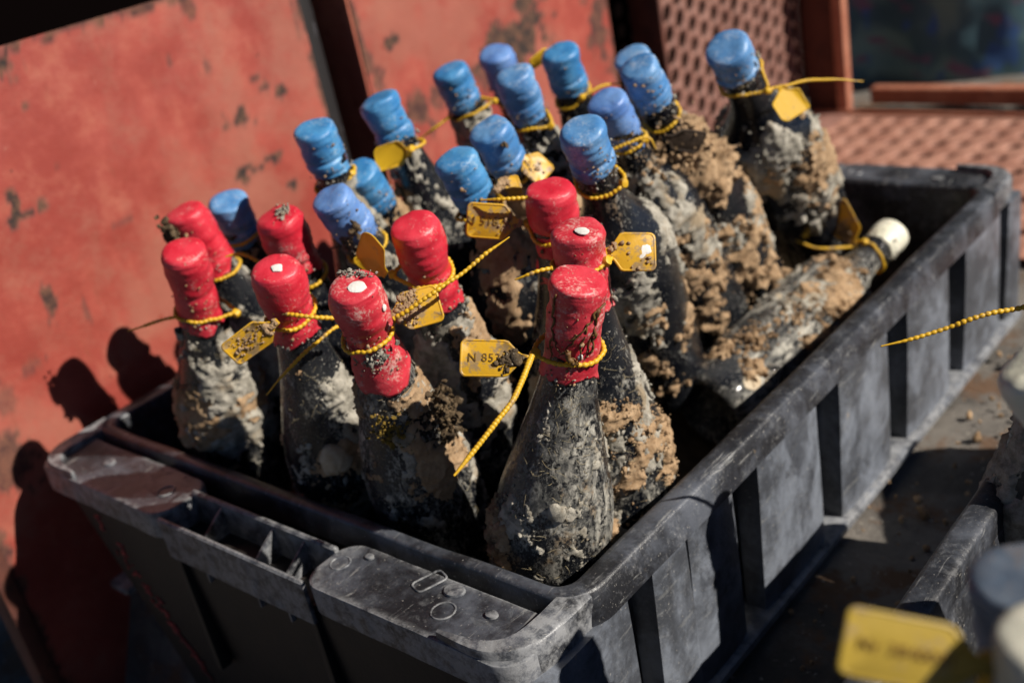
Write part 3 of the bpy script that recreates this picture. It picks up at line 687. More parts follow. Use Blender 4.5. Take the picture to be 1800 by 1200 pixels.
CAPP = {
 'red': ([0, .0003, .0012, .0030, .006, .012, .020, .026, .030, .034, .038, .044, .055, .066, .072], [.010, .0145, .0172, .0188, .0195, .0197, .0192, .0197, .0193, .0184, .0181, .0186, .0188, .0190, .0192]),
 'bulb': ([0, .0004, .0020, .0050, .009, .016, .024, .030, .034, .037, .040, .045, .052, .060, .066], [.010, .0150, .0180, .0196, .0203, .0206, .0205, .0199, .0187, .0172, .0166, .0165, .0168, .0172, .0174]),
 'blue': ([0, .0003, .0012, .0028, .0055, .011, .0135, .0155, .020, .0265, .029, .0315, .035, .040, .044], [.010, .0145, .0172, .0190, .0197, .0196, .0189, .0190, .0194, .0191, .0180, .0174, .0176, .0178, .0176]),
 'plain': ([0, .0004, .0015, .003, .006, .012, .018, .022, .024, .026, .028, .030, .031, .0315, .032], [.010, .0140, .0165, .0180, .0188, .0190, .0189, .0188, .0187, .0186, .0184, .0180, .0176, .0174, .0172]),
}
CSC = dict(red=.93, bulb=.93, blue=.905, plain=1.)
def cap_mesh(kind, seed, length, oblique, lump):
    nu, nv = 72, 58; th = np.linspace(0, 2 * np.pi, nu, endpoint=False)
    d0, r0 = CAPP[kind]; d0 = np.array(d0); full = d0[-1]
    t = np.concatenate([np.linspace(0, .12, 14), np.linspace(.14, 1, nv - 14)])
    a0 = seed * 1.7
    Ln = length / full * (1 + oblique * np.cos(th - a0)) + .15 * (fbm(np.stack([np.cos(th) * 2.2, np.sin(th) * 2.2, th * 0 + seed], 1), seed, 3) - .5)
    rr = np.interp(t * full, d0, r0)
    # only the lower part of the cap is stretched
    dd = t * full
    D = np.where(dd[:, None] > full * .5, full * .5 + (dd[:, None] - full * .5) * (1 + (Ln[None] - 1) * 2), dd[:, None])
    rr = rr * CSC[kind]
    RR = np.where(D > .012, np.maximum(rr[:, None], R_at(.330 - D) + .0011), rr[:, None])
    V = np.stack([RR * np.cos(th), RR * np.sin(th), -D], -1).reshape(-1, 3)
    nrm = V.copy(); nrm[:, 2] = 0; nl = np.linalg.norm(nrm, axis=1)[:, None]; nrm = nrm / (nl + 1e-9)
    S = np.array([seed * 3.1, seed * 1.3, 0])
    wr = (fbm(V * np.array([45, 45, 150]) + S, seed, 3) - .5); big = (fbm(V * 38 + S, seed + 3, 2) - .5)
    sl = np.sin(V[:, 2] * 420 + 1.6 * np.sin(np.arctan2(V[:, 1], V[:, 0]) + seed) * 2)
    V = V + nrm * (wr * .0022 + big * .0034 * lump + np.sin(V[:, 2] * 190 + 2.4 * np.sin(np.arctan2(V[:, 1], V[:, 0]) * 1 + seed)) * .0004)[:, None]
    tilt = math.cos(seed * 2.1) * .06
    top = np.clip(1 + V[:, 2] / .006, 0, 1)
    V[:, 2] += top * ((fbm(V * 70 + S, seed + 6, 3) - .5) * .0032 + V[:, 0] * tilt)
    cen = V[:nu].mean(0); cen[2] -= .0004
    rim = V[-nu:].copy(); fl = np.array([.86, .86, 1]); rim = rim * fl; rim[:, 2] -= .0003
    V = np.concatenate([V, rim]); Q = grid_quads(nu, nv + 1)[:, ::-1]
    n = len(V); V = np.concatenate([V, cen[None]]); F = [[n, i, (i + 1) % nu] for i in range(nu)]
    return mesh('wax_cap', V, Q, F, True)
def mud_mesh(seed, nu, nv, cover, amp, zc, zw, tc, tw, ncr, h0=.006, h1=.284, freq=30, stretch=.8):
    h = np.linspace(h0, h1, nv); th = np.linspace(0, 2 * np.pi, nu, endpoint=False); r = R_at(h)
    P = np.stack([r[:, None] * np.cos(th), r[:, None] * np.sin(th), np.repeat(h[:, None], nu, 1)], -1).reshape(-1, 3)
    N = P.copy(); N[:, 2] = 0; N /= np.linalg.norm(N, axis=1)[:, None]
    S = np.array([seed * 2.37, seed * 1.91, seed * .77])
    n = fbm(P * np.array([freq, freq, freq * stretch]) + S, seed, 5, .58)
    dt = np.abs((np.tile(th, nv) - tc + np.pi) % (2 * np.pi) - np.pi)
    n = n + .30 * (fbm(P * 130 + S, seed + 21, 4, .6) - .5)
    n = n - .11 * np.minimum(((P[:, 2] - zc) / zw) ** 2, 2.5) - .09 * np.minimum((dt / tw) ** 2, 2.5)
    q = np.quantile(n, 1 - cover); m = n - q
    fine = fbm(P * 170 + S, seed + 9, 4, .62); mid = fbm(P * 75 + S, seed + 12, 3)
    bil = 1 - np.abs(2 * fbm(P * 80 + S, seed + 31, 2) - 1); bil2 = 1 - np.abs(2 * fbm(P * 210 + S, seed + 33, 3, .6) - 1)
    d = np.where(m > 0, np.clip(m / .05, 0, 1) ** .8 * amp * (.02 + .85 * bil ** 2.5 + .45 * bil2 ** 2 * bil + .8 * (mid - .35) + .6 * (fine - .45)).clip(.02) + .0001, -.0012)
    V = P + N * d[:, None]
    Q = grid_quads(nu, nv); keep = (m[Q] > -.004).any(1); Q = Q[keep]
    use = np.unique(Q); mp = np.zeros(len(V), int); mp[use] = np.arange(len(use)); V2 = V[use]; Q = mp[Q]
    parts = [(V2, tri_of(Q), None)]
    if ncr:
        cand = np.where((m > -.03) & (m < .06))[0]
        if len(cand):
            pk = rng.choice(cand, ncr); s = np.exp(rng.normal(math.log(.0007), .5, ncr)).clip(.0003, .0028)
            C = P[pk] + N[pk] * (np.maximum(d[pk], 0) + s * .3)[:, None] + rng.normal(0, .0012, (ncr, 3)) * np.array([.4, .4, 1])
            v, f = crumbs(C, s); parts.append((v, f, None))
    V, F, _ = join(parts); return mesh('mud_crust', V, F, None, True, 60)
def strands_mesh(seed, n, h0, h1, tc, tw, ln=.012):
    parts = []
    for k in range(n):
        h = rng.uniform(h0, h1); t = tc + rng.normal(0, tw); a = rng.uniform(-1.2, 1.2); l = ln * rng.uniform(.4, 1.6); P = []
        cv = rng.uniform(-1.5, 1.5)
        for i in range(6):
            P.append((R_at(h) + .0008 + .0012 * math.sin(i * .9 + k), t, h)); h += l / 6 * math.sin(a); t += l / 6 * math.cos(a) / max(R_at(h), .012); a += cv * .35
        P = np.array([(r * math.cos(t), r * math.sin(t), hh) for r, t, hh in P])
        v, q, f = sweep(P, np.linspace(.00016, .00008, 6), 3); parts.append((v, q, f))
    V, Q, P = join(parts); return mesh('algae_strands', V, Q, P)
def disc_blob(r, seed, hgt=.0004):
    a = np.linspace(0, 2 * np.pi, 18, endpoint=False); w_ = 1 + .9 * (fbm(np.stack([np.cos(a) * 1.6, np.sin(a) * 1.6, a * 0 + seed], 1), seed, 3) - .5); lo = []
    for s, z in ((1, -.0006), (1, .3 * hgt), (.8, hgt), (.4, hgt * 1.2)): lo.append(np.stack([a * 0 + np.cos(a) * r * w_ * s, np.sin(a) * r * w_ * s * .8, a * 0 + z], 1))
    return lo
def frame_of(T, B, roll):
    T, B = Vector(T), Vector(B); z = (T - B).normalized(); x = Vector((1, 0, 0)); x = (x - z * x.dot(z)).normalized(); y = z.cross(x)
    m = Matrix((x, y, z)).transposed().to_4x4(); m.translation = B
    return m
CAMP = np.array(M.translation); SUNV = np.array(SUN)
def theta_to(mw, p):
    q = mw.inverted() @ Vector(p); return math.atan2(q.y, q.x)

# name: (wax kind, material, length, oblique, lump, film, [mud: (material, cover, amp, zc, zw, side, tw, crumbs)], fine, label)
SPEC = {
 'R1': ('red', 'red', .062, .10, 1.0, 0.5, [('grey', .16, .003, .2, .1, .2, 3, 150)], 0, 'red-capped bottle farthest back left with a dark mud clump on its cap'),
 'R2': ('red', 'red', .075, .05, .6, 0.75, [('grey', .22, .0032, .20, .07, .2, 1.6, 700), ('tan', .10, .0035, .18, .06, -.5, 1.2, 350)], 1, 'front left red-capped bottle with a long smooth cap and grey crusted neck'),
 'R3': ('bulb', 'red', .052, .08, 1.2, 0.5, [('grey', .15, .003, .22, .08, .3, 2, 200)], 0, 'red-capped bottle with bulging cap standing beside the lone blue cap at left'),
 'R4': ('bulb', 'red', .066, .06, .8, 0.72, [('grey', .12, .0026, .16, .09, .4, 1.4, 500), ('tan', .05, .003, .13, .04, .2, .8, 300)], 1, 'red-capped bottle with a white spot on top and an oyster shell on its shoulder'),
 'R5': ('bulb', 'pink', .076, .16, .9, 0.8, [('tan', .10, .0028, .20, .05, .1, 1.2, 500), ('grey', .16, .0018, .20, .08, .5, 1.8, 800)], 2, 'dusty red-capped bottle at the near edge with a white flake on top, leaning left'),
 'R6': ('bulb', 'red', .076, .05, .8, 0.62, [('grey', .14, .0028, .2, .09, .3, 1.6, 400), ('tan', .07, .0035, .2, .06, 1.0, 1, 200)], 1, 'red-capped bottle in the middle with a beaded tie just under its bulging cap'),
 'R7': ('bulb', 'red', .070, .05, .7, 0.5, [('grey', .14, .003, .2, .1, .3, 2, 150)], 1, 'hindmost of the three red-capped bottles stacked in line before the blue caps'),
 'R8': ('red', 'pink', .058, .05, .9, 0.5, [('tan', .065, .0034, .158, .045, .45, .8, 2600), ('grey', .06, .0018, .16, .1, 0, 2, 500)], 2, 'red-capped bottle with white spot on cap and tan mud band, middle of three in line'),
 'R9': ('red', 'pink', .074, .10, .8, 0.85, [('tan', .025, .004, .130, .04, -1.2, .5, 400), ('grey', .06, .0013, .19, .1, .2, 2, 400)], 2, 'foremost red-capped bottle with seaweed strands stuck to its long cap'),
 'B1': ('blue', 'blue', .044, .04, .8, 0.45, [('tan', .2, .003, .26, .05, 0, 3, 150)], 0, 'lone blue-capped bottle among the red caps at far left'),
 'B2': ('blue', 'lilac', .046, .08, 1.6, 0.55, [('grey', .22, .0035, .25, .06, 0, 3, 250)], 1, 'blue-capped bottle with chipped lilac wax leaning in front of another blue cap'),
 'B3': ('blue', 'sky', .044, .05, .7, 0.45, [('tan', .2, .0035, .25, .06, 0, 3, 250)], 0, 'bright blue-capped bottle half hidden behind the chipped lilac cap'),
 'B4': ('blue', 'sky', .045, .04, .7, 0.45, [('grey', .09, .0028, .26, .05, 0, 3, 250)], 0, 'bright blue-capped bottle standing against the left red panel near the black gap'),
 'B5': ('blue', 'sky', .044, .05, .8, 0.45, [('grey', .09, .0028, .25, .05, 0, 3, 250)], 0, 'blue-capped bottle in front of the black gap with a folded yellow tag below'),
 'B6': ('blue', 'sky', .042, .04, .7, 0.5, [('grey', .18, .0040, .265, .04, 0, 3, 300)], 0, 'blue-capped bottle with pale mud under its cap, left of the back cluster'),
 'B7': ('blue', 'lilac', .044, .04, 1.0, 0.4, [('grey', .14, .003, .24, .08, 0, 3, 100)], 0, 'hindmost blue-capped bottle, half hidden behind another cap left of a yellow tie'),
 'B8': ('blue', 'blue', .046, .05, .8, 0.5, [('grey', .2, .0035, .26, .06, 0, 3, 200)], 0, 'blue-capped bottle right in front of the hindmost half hidden cap'),
 'B9': ('blue', 'sky', .044, .04, .7, 0.4, [('dark', .2, .003, .25, .06, 0, 3, 150)], 0, 'bright blue-capped bottle before the rust patch with ties on both sides'),
 'B10': ('blue', 'sky', .046, .05, .9, 0.5, [('tan', .18, .0035, .24, .06, 0, 3, 300)], 0, 'bright blue-capped bottle nearest behind the number tag in the middle'),
 'B11': ('blue', 'blue', .046, .06, .8, 0.5, [('tan', .18, .0035, .24, .06, 0, 3, 300)], 0, 'blue-capped bottle with a dark hole in its wax, just left of the tallest middle cap'),
 'B12': ('blue', 'blue', .040, .05, .6, 0.45, [('grey', .10, .0028, .19, .08, .3, 2, 900), ('tan', .04, .0030, .12, .06, .5, 1.2, 500)], 1, 'large blue-capped bottle right behind the three red caps in line'),
 'B13': ('blue', 'lilac', .052, .06, .9, 0.5, [('grey', .13, .0032, .19, .09, .3, 2, 700), ('tan', .08, .0042, .13, .07, .2, 1.3, 900)], 1, 'lilac blue-capped bottle with streaked tan mud down its body'),
 'B14': ('blue', 'blue', .045, .05, .8, 0.35, [('tan', .13, .008, .225, .035, .15, 1.2, 1200), ('grey', .08, .003, .15, .06, .5, 1.2, 400), ('tan', .1, .004, .1, .06, .9, 1, 400)], 1, 'blue-capped bottle with thick brown mud heaped on its shoulder and a dark tag'),
 'B15': ('blue', 'blue', .044, .05, .8, 0.4, [('grey', .15, .003, .24, .08, 0, 3, 100)], 0, 'blue-capped bottle at the back right, half hidden behind another blue cap'),
 'B16': ('blue', 'blue', .034, .04, .7, 0.35, [('grey', .13, .0042, .205, .035, .5, 1.2, 1100), ('tan', .07, .0035, .16, .05, 1.0, .6, 400)], 1, 'rightmost blue-capped bottle standing apart with a waving yellow tie'),
 'L': ('plain', 'white', .034, .02, .4, .92, [('tan', .10, .005, .165, .06, .0, 1.2, 1100), ('grey', .06, .003, .2, .1, .2, 1.5, 300)], 1, 'white-capped bottle lying on its side along the right rim, caked in tan mud'),
 'F1': ('red', 'slate', .070, .04, .6, .5, [('dark', .3, .003, .2, .1, 0, 3, 100)], 0, 'blurred slate blue capped bottle at the bottom right corner'),
 'F2': ('plain', 'dimmed', .034, .02, .4, .4, [('dark', .2, .003, .2, .1, 0, 3, 50)], 0, 'blurred white-capped bottle with a large yellow number tag at the bottom right'),
 'F3': ('red', 'white', .088, .04, .4, .4, [('dark', .2, .003, .2, .1, 0, 3, 50)], 0, 'blurred cream-capped bottle cut off by the right edge'),
 'F5': ('blue', 'blue', .045, .04, .7, .4, [('grey', .1, .003, .2, .1, 0, 3, 50)], 0, 'unseen bottle added beyond the right edge, over the crate end, to throw a shadow on the ground'),  # out of view, added to cast the arched shadow on the ground
 'F4': ('blue', 'blue', .045, .04, .7, .4, [('grey', .3, .003, .2, .1, 0, 3, 50)], 0, 'bottle beyond the right edge whose yellow tie pokes into the photo'),
}
FRAMES = {}
seed = 3
for key, (ck, wm, clen, obl, lump, film, muds, fine, label) in SPEC.items():
    seed += 7
    T, B = POSE[key]; mw = frame_of(T, B, 0); FRAMES[key] = mw
    if key == 'B16': mw = mw @ Matrix.Diagonal((1.13, 1.13, 1.03, 1))
    grp = {'R': 'red-capped muddy bottles in the crate', 'B': 'blue-capped muddy bottles in the crate', 'F': 'bottles in the second crate'}.get(key[0])
    root = thing('wine_bottle', label, 'bottle', mw, grp)
    ROUND = key in ROUNDED
    g = obj('glass_body', GLASS_MES[ROUND], GLASS, root); g['film'] = float(film)
    obj('wax_cap', cap_mesh(ck, seed, clen, obl, lump), WAX[wm], root, (0, 0, .330))
    tcam = theta_to(mw, CAMP)
    res = {0: (90, 120), 1: (130, 190), 2: (200, 290)}[fine]
    for (mm, cover, amp, zc, zw, side, tw, ncr) in muds:
        seed += 1
        obj('mud_crust', mud_mesh(seed, res[0], res[1], cover, amp, zc, zw, tcam + side, tw, int(ncr * .45) if fine else ncr // 3, h1=min(.284, .327 - clen * (1 + abs(obl))), stretch=.55 if mm == 'grey' else .9), MUD[mm], root, kind='stuff')
    # a little soil caught on the neck under the cap
    n = 70 if fine else 30
    tt = rng.uniform(0, 2 * np.pi, n); hh = .33 - clen + rng.normal(.0, .006, n); s = np.exp(rng.normal(math.log(.0009), .4, n))
    rr = np.where(hh > .33 - clen, .0192, .0170)
    v, f = crumbs(np.stack([rr * np.cos(tt), rr * np.sin(tt), hh], 1), s); obj('soil_crumbs', mesh('soil_crumbs', v, f, None, True), MUD['grey'], root, kind='stuff')
    if fine == 2:
        obj('algae_strands', strands_mesh(seed, 110, .10, .255, tcam + .2, .7), STRAND, root, kind='stuff')
    elif fine == 1 and key[0] == 'R':
        obj('algae_strands', strands_mesh(seed, 60, .12, .25, tcam + .2, .8), STRAND, root, kind='stuff')
    n = 60 if fine else 26; tt = rng.uniform(0, 2 * np.pi, n); dd = clen * rng.beta(2.2, 1.0, n) * .95; k_ = rng.normal(0, .5, n); tt = np.where(rng.random(n) < .6, tcam + k_, tt)
    rr = np.maximum(.0176, R_at(.33 - dd) + .0012) + .0004; v, f = crumbs(np.stack([rr * np.cos(tt), rr * np.sin(tt), .33 - dd], 1), np.exp(rng.normal(math.log(.00055), .5, n)).clip(.0002, .0018)); obj('soil_crumbs', mesh('soil_crumbs', v, f, None, True), MUD['tan'], root, kind='stuff')
    root['_t'] = tcam
    SPEC[key] = (root, mw, tcam)
def part_on(key, name, parts, m, ang, d, rad, tilt=0, top=None):
    """put a small mesh on a cap: ang relative to camera side, d below the top; top=(x,y) puts it on the top face"""
    root, mw, tc = SPEC[key]
    if top is not None:
        a = tc + top[0]; loc = Vector((math.cos(a) * top[1], math.sin(a) * top[1], .330 + .0006)); rot = Matrix.Rotation(a, 4, 'Z')
    else:
        a = tc + ang; loc = Vector((math.cos(a) * rad, math.sin(a) * rad, .330 - d)); z = Vector((math.cos(a), math.sin(a), 0)); x = Vector((0, 0, 1)); y = z.cross(x); rot = Matrix((x, y, z)).transposed().to_4x4()
    V, Q, P = join([parts]); o = obj(name, mesh(name, V, Q, P, True, 50), m, root, kind='stuff' if name in ('mud_clump', 'algae_patch') else None); o.matrix_local = Matrix.Translation(loc) @ rot; return o
def lo_p(lo): n = len(lo[0]); return (np.concatenate(lo), grid_quads(n, len(lo)), [[(len(lo) - 1) * n + i for i in range(n)]])
part_on('R5', 'barnacle', lo_p(disc_blob(.0062, 3)), WHITE, 0, 0, 0, top=(.5, .006))
part_on('R8', 'barnacle', lo_p(disc_blob(.0055, 8)), WHITE, 0, 0, 0, top=(.5, .008))
part_on('R4', 'barnacle', lo_p(disc_blob(.0050, 5)), WHITE, 0, 0, 0, top=(.4, .004))
part_on('R5', 'barnacle', lo_p(disc_blob(.0026, 6)), WHITE, .85, .017, .0202)
part_on('R9', 'barnacle', lo_p(disc_blob(.0022, 9)), WHITE, .35, .047, .0186)
part_on('R2', 'barnacle', lo_p(disc_blob(.0050, 12)), WHITE, .55, .125, .0262)
part_on('L', 'barnacle', lo_p(disc_blob(.0105, 15)), SHELL, .15, .300, .0440)
part_on('L', 'barnacle', lo_p(disc_blob(.0045, 16)), SHELL, .42, .288, .0440)
part_on('R9', 'limpet', lo_p(disc_blob(.0085, 17, .003)), MUD['grey'], .05, .162, .0375)
# oyster on the shoulder of one bottle
def oyster():
    a = np.linspace(0, 2 * np.pi, 26, endpoint=False); lo = []
    for s, z in ((1.0, -.002), (1.05, .001), (.92, .0045), (.7, .0075), (.4, .0095), (.12, .0102)):
        r = (.0145 + .0030 * np.cos(a) + .0016 * np.sin(3 * a + 1) + .0008 * np.sin(7 * a)) * s; lo.append(np.stack([r * np.cos(a), r * np.sin(a) * .85, z + .0007 * np.sin(5 * a + z * 600)], 1))
    return lo_p(lo)
part_on('R4', 'oyster_shell', oyster(), SHELL, -.12, .172, .0385)
# dark clump on the side of the hindmost left cap, seaweed on the foremost cap
def clump(n, r, sp):
    C = rng.normal(0, 1, (n, 3)) * np.array(sp); s = np.exp(rng.normal(math.log(r), .4, n)); v, f = crumbs(C, s); return (v, f, None)
part_on('R1', 'mud_clump', clump(160, .0022, (.010, .005, .0018)), MUD['dark'], -1.25, .020, .0195)
part_on('R5', 'mud_clump', clump(160, .0010, (.0050, .0045, .0012)), MUD['grey'], -.1, .054, .0168)
part_on('R5', 'mud_clump', clump(60, .0009, (.0018, .0060, .0008)), MUD['grey'], 0, 0, 0, top=(2.6, .010))
part_on('R5', 'mud_clump', clump(420, .0017, (.012, .007, .004)), MUD['dark'], 1.15, .135, .034)
part_on('R5', 'algae_patch', clump(300, .0011, (.012, .0050, .0014)), MOSS, -.35, .128, .0275)
part_on('R9', 'mud_clump', clump(240, .0013, (.009, .004, .0016)), MUD['tan'], -1.25, .205, .0415)
part_on('R3', 'mud_clump', clump(70, .0009, (.0030, .006, .0005)), MUD['grey'], 0, 0, 0, top=(1.5, .006))
part_on('B2', 'mud_clump', clump(26, .0012, (.0050, .0022, .0006)), MUD['dark'], .1, .026, .0196)
part_on('B11', 'mud_clump', clump(10, .0012, (.0012, .0012, .0005)), MUD['dark'], .2, .008, .0196)
part_on('B14', 'mud_clump', clump(260, .0016, (.018, .012, .0040)), MUD['tan'], .25, .095, .030)
part_on('B13', 'mud_clump', clump(120, .0013, (.018, .006, .0022)), MUD['tan'], .5, .085, .022)
part_on('L', 'mud_clump', clump(160, .0013, (.020, .008, .0018)), MUD['tan'], -.2, .205, .0440)
part_on('L', 'mud_clump', clump(220, .0014, (.012, .008, .0022)), MUD['tan'], -.45, .262, .0445)
def seaweed():
    parts = []
    def br(pts, r=.0007):
        P = np.array([(q * math.cos(a + e), q * math.sin(a + e), -d + f) for a, d in pts for q, e, f in [(rng.uniform(.0184, .0194), rng.normal(0, .03), rng.normal(0, .0007))]]); P = catmull(P, 7); P = P + (np.stack([fbm(P * 300 + 9 * c, c, 2) for c in (1, 2, 3)], 1) - .5) * .004; hr = np.hypot(P[:, 0], P[:, 1])[:, None]; P[:, :2] *= np.clip(hr, .0180, .0196) / hr
        v, q, f = sweep(P, np.linspace(r, r * .5, len(P)) * rng.uniform(.6, 1.6, len(P)), 5); parts.append((v, q, f))
    br([(1.0, .010), (.75, .017), (.45, .022), (.15, .030), (-.1, .040), (-.35, .047)])
    br([(.45, .022), (.35, .034), (.32, .046), (.25, .056)])
    br([(.85, .014), (.80, .028), (.78, .040), (.70, .046)], .0012)
    br([(.80, .028), (.62, .036), (.58, .044)])
    br([(-.75, .006), (-.80, .020), (-.70, .034), (-.45, .043), (-.1, .046), (.2, .048)])
    br([(-.70, .034), (-.74, .048), (-.7, .054)])
    br([(.15, .030), (.0, .034), (-.15, .036)])
    br([(-.1, .044), (.1, .050), (.28, .047)], .0016)
    V, Q, P = join(parts); root, mw, tc = SPEC['R9']; o = obj('seaweed', mesh('seaweed', V, Q, P), WEED, root, (0, 0, .330)); o.rotation_euler = (0, 0, tc)
seaweed()

# ------------------------------------------------------------------ yellow seal ties with their tags
TL = {
 'R9': 'yellow beaded seal tie with numbered amber tag on the foremost red-capped bottle', 'R8': 'yellow seal tie with white-spotted tag on the middle red cap of three in line',
 'R7': 'yellow seal tie with numbered orange tag on the hindmost red cap of three', 'R6': 'yellow beaded tie with orange sliver tag around the middle red cap',
 'R5': 'yellow beaded tie with mud-smeared tag around the dusty near red cap', 'R4': 'yellow tie with tilted muddy tag and long tail around the oyster bottle',
 'R2': 'yellow beaded tie under the long red cap at front left, tail toward the wall', 'R3': 'yellow tie around the bulging red cap beside the lone blue cap',
 'R1': 'yellow tie around the hindmost left red-capped bottle', 'B1': 'yellow tie around the lone blue cap among the red ones', 'B2': 'yellow tie with small tag under the chipped lilac cap',
 'B3': 'yellow tie with large muddy tag beside the half hidden bright blue cap', 'B4': 'yellow tie around the blue-capped bottle against the left red panel',
 'B5': 'yellow tie with folded pale tag below the blue cap at the black gap', 'B6': 'yellow tie with thin tail around the neck caked in pale mud', 'B7': 'yellow tie around the hindmost blue-capped bottle',
 'B8': 'yellow tie around the blue cap in front of the hindmost one', 'B9': 'yellow tie with edge-on tag and tail at the blue cap before the rust patch',
 'B10': 'yellow tie with small muddy tag at the blue cap behind the number tag', 'B11': 'yellow tie with bent tag right of the holed blue cap', 'B12': 'yellow beaded tie around the large blue cap behind the red caps',
 'B13': 'yellow tie with thick strap around the lilac cap with streaked body', 'B14': 'yellow tie with tag coloured dark as in shade on the bottle heaped with mud', 'B15': 'yellow tie around the half hidden blue cap at back right',
 'B16': 'yellow tie with long waving tail and folded tag on the rightmost blue cap', 'L': 'muddy yellow tie with looping tail on the lying white-capped bottle', 'F2': 'large blurred yellow number tag at the bottom right corner',
 'F1': 'yellow tie around the blurred slate blue cap', 'F3': 'yellow tie around the blurred cream cap', 'F4': 'yellow beaded tie end reaching in from the right edge over the crate side'}
def tag_mesh(ln, wd, bent):
    r = wd * .16
    half = [(0, .10), (.10, .13), (.16, .20), (.30, .47), (.36, .5)]
    up = [(x * ln, y * wd) for x, y in half]
    for i in range(7): a = math.radians(90 - 90 * i / 6); up.append((ln - r + r * math.cos(a), wd / 2 - r + r * math.sin(a)))
    outl = up[::1] + [(x, -y) for x, y in up[::-1]]; O = np.array(outl)[::-1]
    cen = np.array([ln * .62, 0])
    def inset(k):
        d = O - cen; return cen + d * (1 - k / np.maximum(np.linalg.norm(d, axis=1), 1e-6))[:, None]
    lo = [at_z(inset(.0004), -.0003), at_z(O, -.0001), at_z(O, .0004), at_z(inset(.0004), .0008), at_z(inset(.0014), .0008), at_z(inset(.0019), .0003), at_z(cen + (inset(.0019) - cen) * .5, .0003)]
    n = len(O); V = np.concatenate(lo); Q = grid_quads(n, len(lo)); P = [list(range(n))[::-1], [(len(lo) - 1) * n + i for i in range(n)]]
    u = V[:, 0] / ln
    V[:, 2] += (.0022 * np.sin(u * 3.0 + ln * 900) + (u - .5) ** 2 * (.03 if bent else .003) * 1.0 + .0010 * np.sin(V[:, 1] / wd * 4 + u * 2))
    if bent: V[:, 2] += np.abs(V[:, 1]) * .5
    return V, Q, P
def text_mesh(s, size):
    cu = bpy.data.curves.new('t', 'FONT'); cu.body = s; cu.size = size; cu.extrude = .00012; cu.align_x = 'CENTER'; cu.align_y = 'CENTER'; cu.space_character = 1.1; cu.resolution_u = 3
    o = bpy.data.objects.new('t', cu); COL.objects.link(o); dg = bpy.context.evaluated_depsgraph_get()
    me = bpy.data.meshes.new_from_object(o.evaluated_get(dg)); bpy.data.objects.remove(o); bpy.data.curves.remove(cu); me.name = 'lettering'; me.materials.clear(); return me
HOLES = 0
def beaded(P, closed=False, r0=.00105, bead=.00075, pitch=.0039, taper=False, smooth_from=None):
    P, s = resample(P, pitch / 7, closed)
    if closed:
        n = round(s[-1] / pitch); ph = s / s[-1] * n
    else: ph = s / pitch
    b = np.abs(np.cos(np.pi * ph)) ** .8
    amp = np.full(len(P), bead)
    u = s / s[-1]
    if smooth_from is not None: amp *= np.clip((smooth_from - u) / .12, 0.05, 1)
    vr = .8 + .4 * fbm(P * 130 + 3, 5, 2); R = (r0 + amp * b) * vr
    if taper: R *= np.interp(u, [0, .8, 1], [1, .85, .45])
    return sweep(P, R, 8, closed)
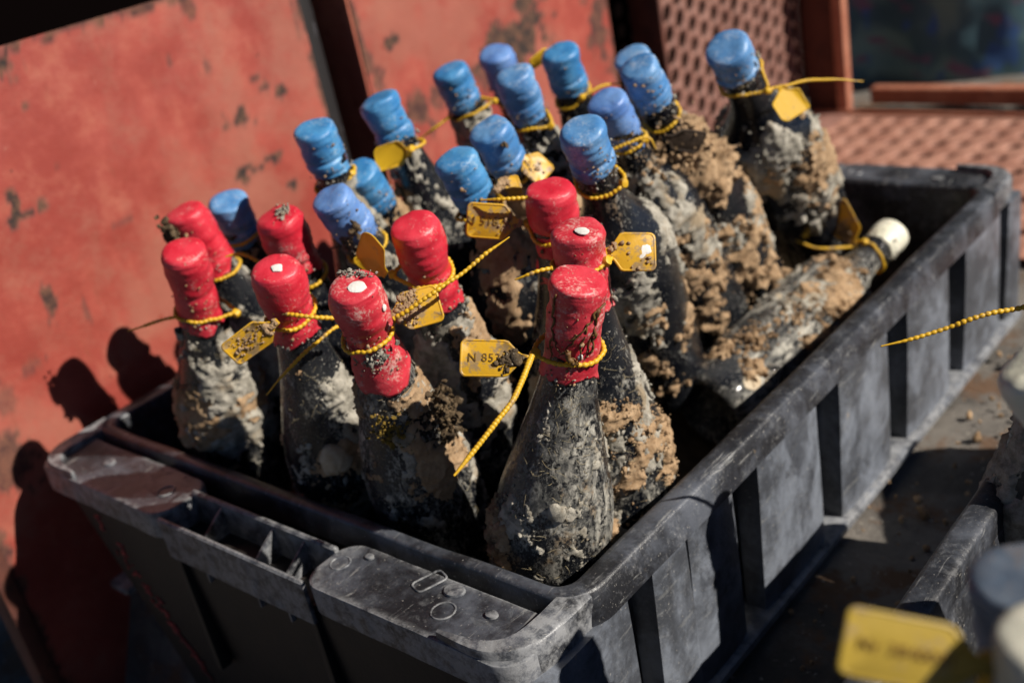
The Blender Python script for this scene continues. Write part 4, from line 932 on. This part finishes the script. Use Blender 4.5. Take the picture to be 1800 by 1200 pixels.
for ti, tt in enumerate(TIES):
    key = tt['b']; root, mw, tc = SPEC[key]; T = np.array(POSE[key][0]); B = np.array(POSE[key][1]); D = (T - B) / np.linalg.norm(T - B)
    cen = T - D * tt['d']; tie = thing('seal_tie', TL[key], 'seal tie', Matrix.Translation(Vector(cen)), 'yellow seal ties on the bottles')
    rs_ = mw.to_3x3().col[0].length; ax = np.array(mw.to_3x3().col[0]); ay = np.array(mw.to_3x3().col[1])
    th = np.linspace(0, 2 * np.pi, 96, endpoint=False)
    rad = (.0190 if key[0] in 'R' else .0180) + .0012 * np.sin(th * 2 + ti)
    sl = (.0035 if ti % 2 else -.003) * np.cos(th - tc + .6 * ti) * .8
    Rg = rad[:, None] * (np.cos(th)[:, None] * ax + np.sin(th)[:, None] * ay) + sl[:, None] * D
    if 'head' in tt:
        hp = np.array(tt['head']) - cen
        # pull the ring out to meet the head
        dist = np.linalg.norm(Rg - hp, axis=1); k = np.argmin(dist); wgt = np.exp(-((np.arange(96) - k + 48) % 96 - 48) ** 2 / 60.)
        Rg = Rg + (hp - Rg[k]) * wgt[:, None] * .9
    Rg = Rg + (np.stack([fbm(Rg * 75 + ti * 3.3 + 11 * c, c, 2) for c in (1, 2, 3)], 1) - .5) * .0034
    obj('strap', mesh('strap', *beaded(Rg, True)), STRAP, tie)
    if 'head' in tt:
        lp = []
        for z, r in ((-.0030, .0012), (-.0026, .0026), (0, .0032), (.0026, .0026), (.0030, .0012)): lp.append(at_z(rrect(-r, r, -r * 1.2, r * 1.2, r * .8, 4), z))
        h = obj('lock_head', loft('lock_head', lp, True, True), STRAP, tie, Vector(hp)); h.rotation_euler = (ti * .7, .5 + ti * .3, ti)
    for tl in tt.get('tail', []):
        P = catmull(np.array(tl) - cen, 12); P = P + (np.stack([fbm(P * 28 + ti * 5.1 + 7 * c, c, 2) for c in (1, 2, 3)], 1) - .5) * .004
        obj('strap_tail', mesh('strap_tail', *beaded(P, False, .0017 if key == 'R9' else .0011, .0004 if key == 'R9' else .0007, .0025 if key == 'R9' else .0036, True, .93 if key in ('R9', 'R5', 'R4', 'F4') else .75)), STRAP, tie)
    if 'tag' in tt:
        A, u, v, ln, wd = tt['tag']; A = np.array(A) - cen; u = Vector(u); v = Vector(v); n = u.cross(v)
        tm = Matrix((u, v, n)).transposed().to_4x4(); tm.translation = Vector(A)
        mt = TAGM['shaded'] if key == 'F2' else TAGM['dark'] if tt.get('dark') else TAGM['dirty' if tt.get('mud') else 'clean']
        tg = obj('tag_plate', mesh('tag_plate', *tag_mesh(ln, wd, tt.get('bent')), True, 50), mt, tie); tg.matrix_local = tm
        if 'text' in tt:
            big = key == 'F2'
            me = text_mesh(tt['text'], wd * (.32 if not big else .26)); x = obj('lettering', me, INK, tg)
            x.matrix_local = Matrix.Translation((ln * (.60 if not big else .58), 0, .00125)) @ Matrix.Rotation(math.pi, 4, 'Z')
            me2 = me; vs = np.zeros(len(me.vertices) * 3, np.float32); me.vertices.foreach_get('co', vs); vs = vs.reshape(-1, 3)
            uu = (ln * .60 - vs[:, 0]) / ln; vs[:, 2] += .0022 * np.sin(uu * 3.0 + ln * 900) + (uu - .5) ** 2 * .003 + .0010 * np.sin(-vs[:, 1] / wd * 4 + uu * 2) - .0007
            me.vertices.foreach_set('co', vs.ravel()); me.update()
        if tt.get('white'):
            lo = disc_blob(.0062, 21, .0005); V, Q, P = lo_p(lo); V[:, 2] += .002; b = obj('barnacle', mesh('barnacle', V, Q, P, True), WHITE, tg); b.location = (ln * .72, 0, .0002)
        k = {0: 0, 1: 24, 2: 150, 3: 260}[int(tt.get('mud', 0))]
        if k:
            c = np.array([rng.uniform(.15, .40), rng.uniform(-.2, .2)]); c2 = np.array([rng.uniform(.35, .75), rng.uniform(-.3, .3)])
            if 'text' in tt: c = np.array([.20, -.05]); c2 = np.array([.30, .12])
            pk = np.where(rng.random(k)[:, None] < .6, c, c2) + rng.normal(0, 1, (k, 2)) * np.array([.07 if 'text' in tt else .12, .16])
            pk = np.clip(pk, [.05, -.46], [.97, .46]); pk[:, 1] *= np.clip(pk[:, 0] / .35, .25, 1)
            s = np.exp(rng.normal(math.log(.0008), .45, k)); uu = pk[:, 0]; zz = .0009 + .0022 * np.sin(uu * 3.0 + ln * 900) + (uu - .5) ** 2 * .003 + .0010 * np.sin(pk[:, 1] * 4 + uu * 2)
            v_, f_ = crumbs(np.stack([pk[:, 0] * ln, pk[:, 1] * wd, zz], 1), s * 1.15); zc_ = np.repeat(zz, 12); v_[:, 2] = zc_ + (v_[:, 2] - zc_) * .45
            mo = obj('mud', mesh('mud', v_, f_, None, True), MUD['dark' if key == 'R9' else 'tan'], tg, kind='stuff')
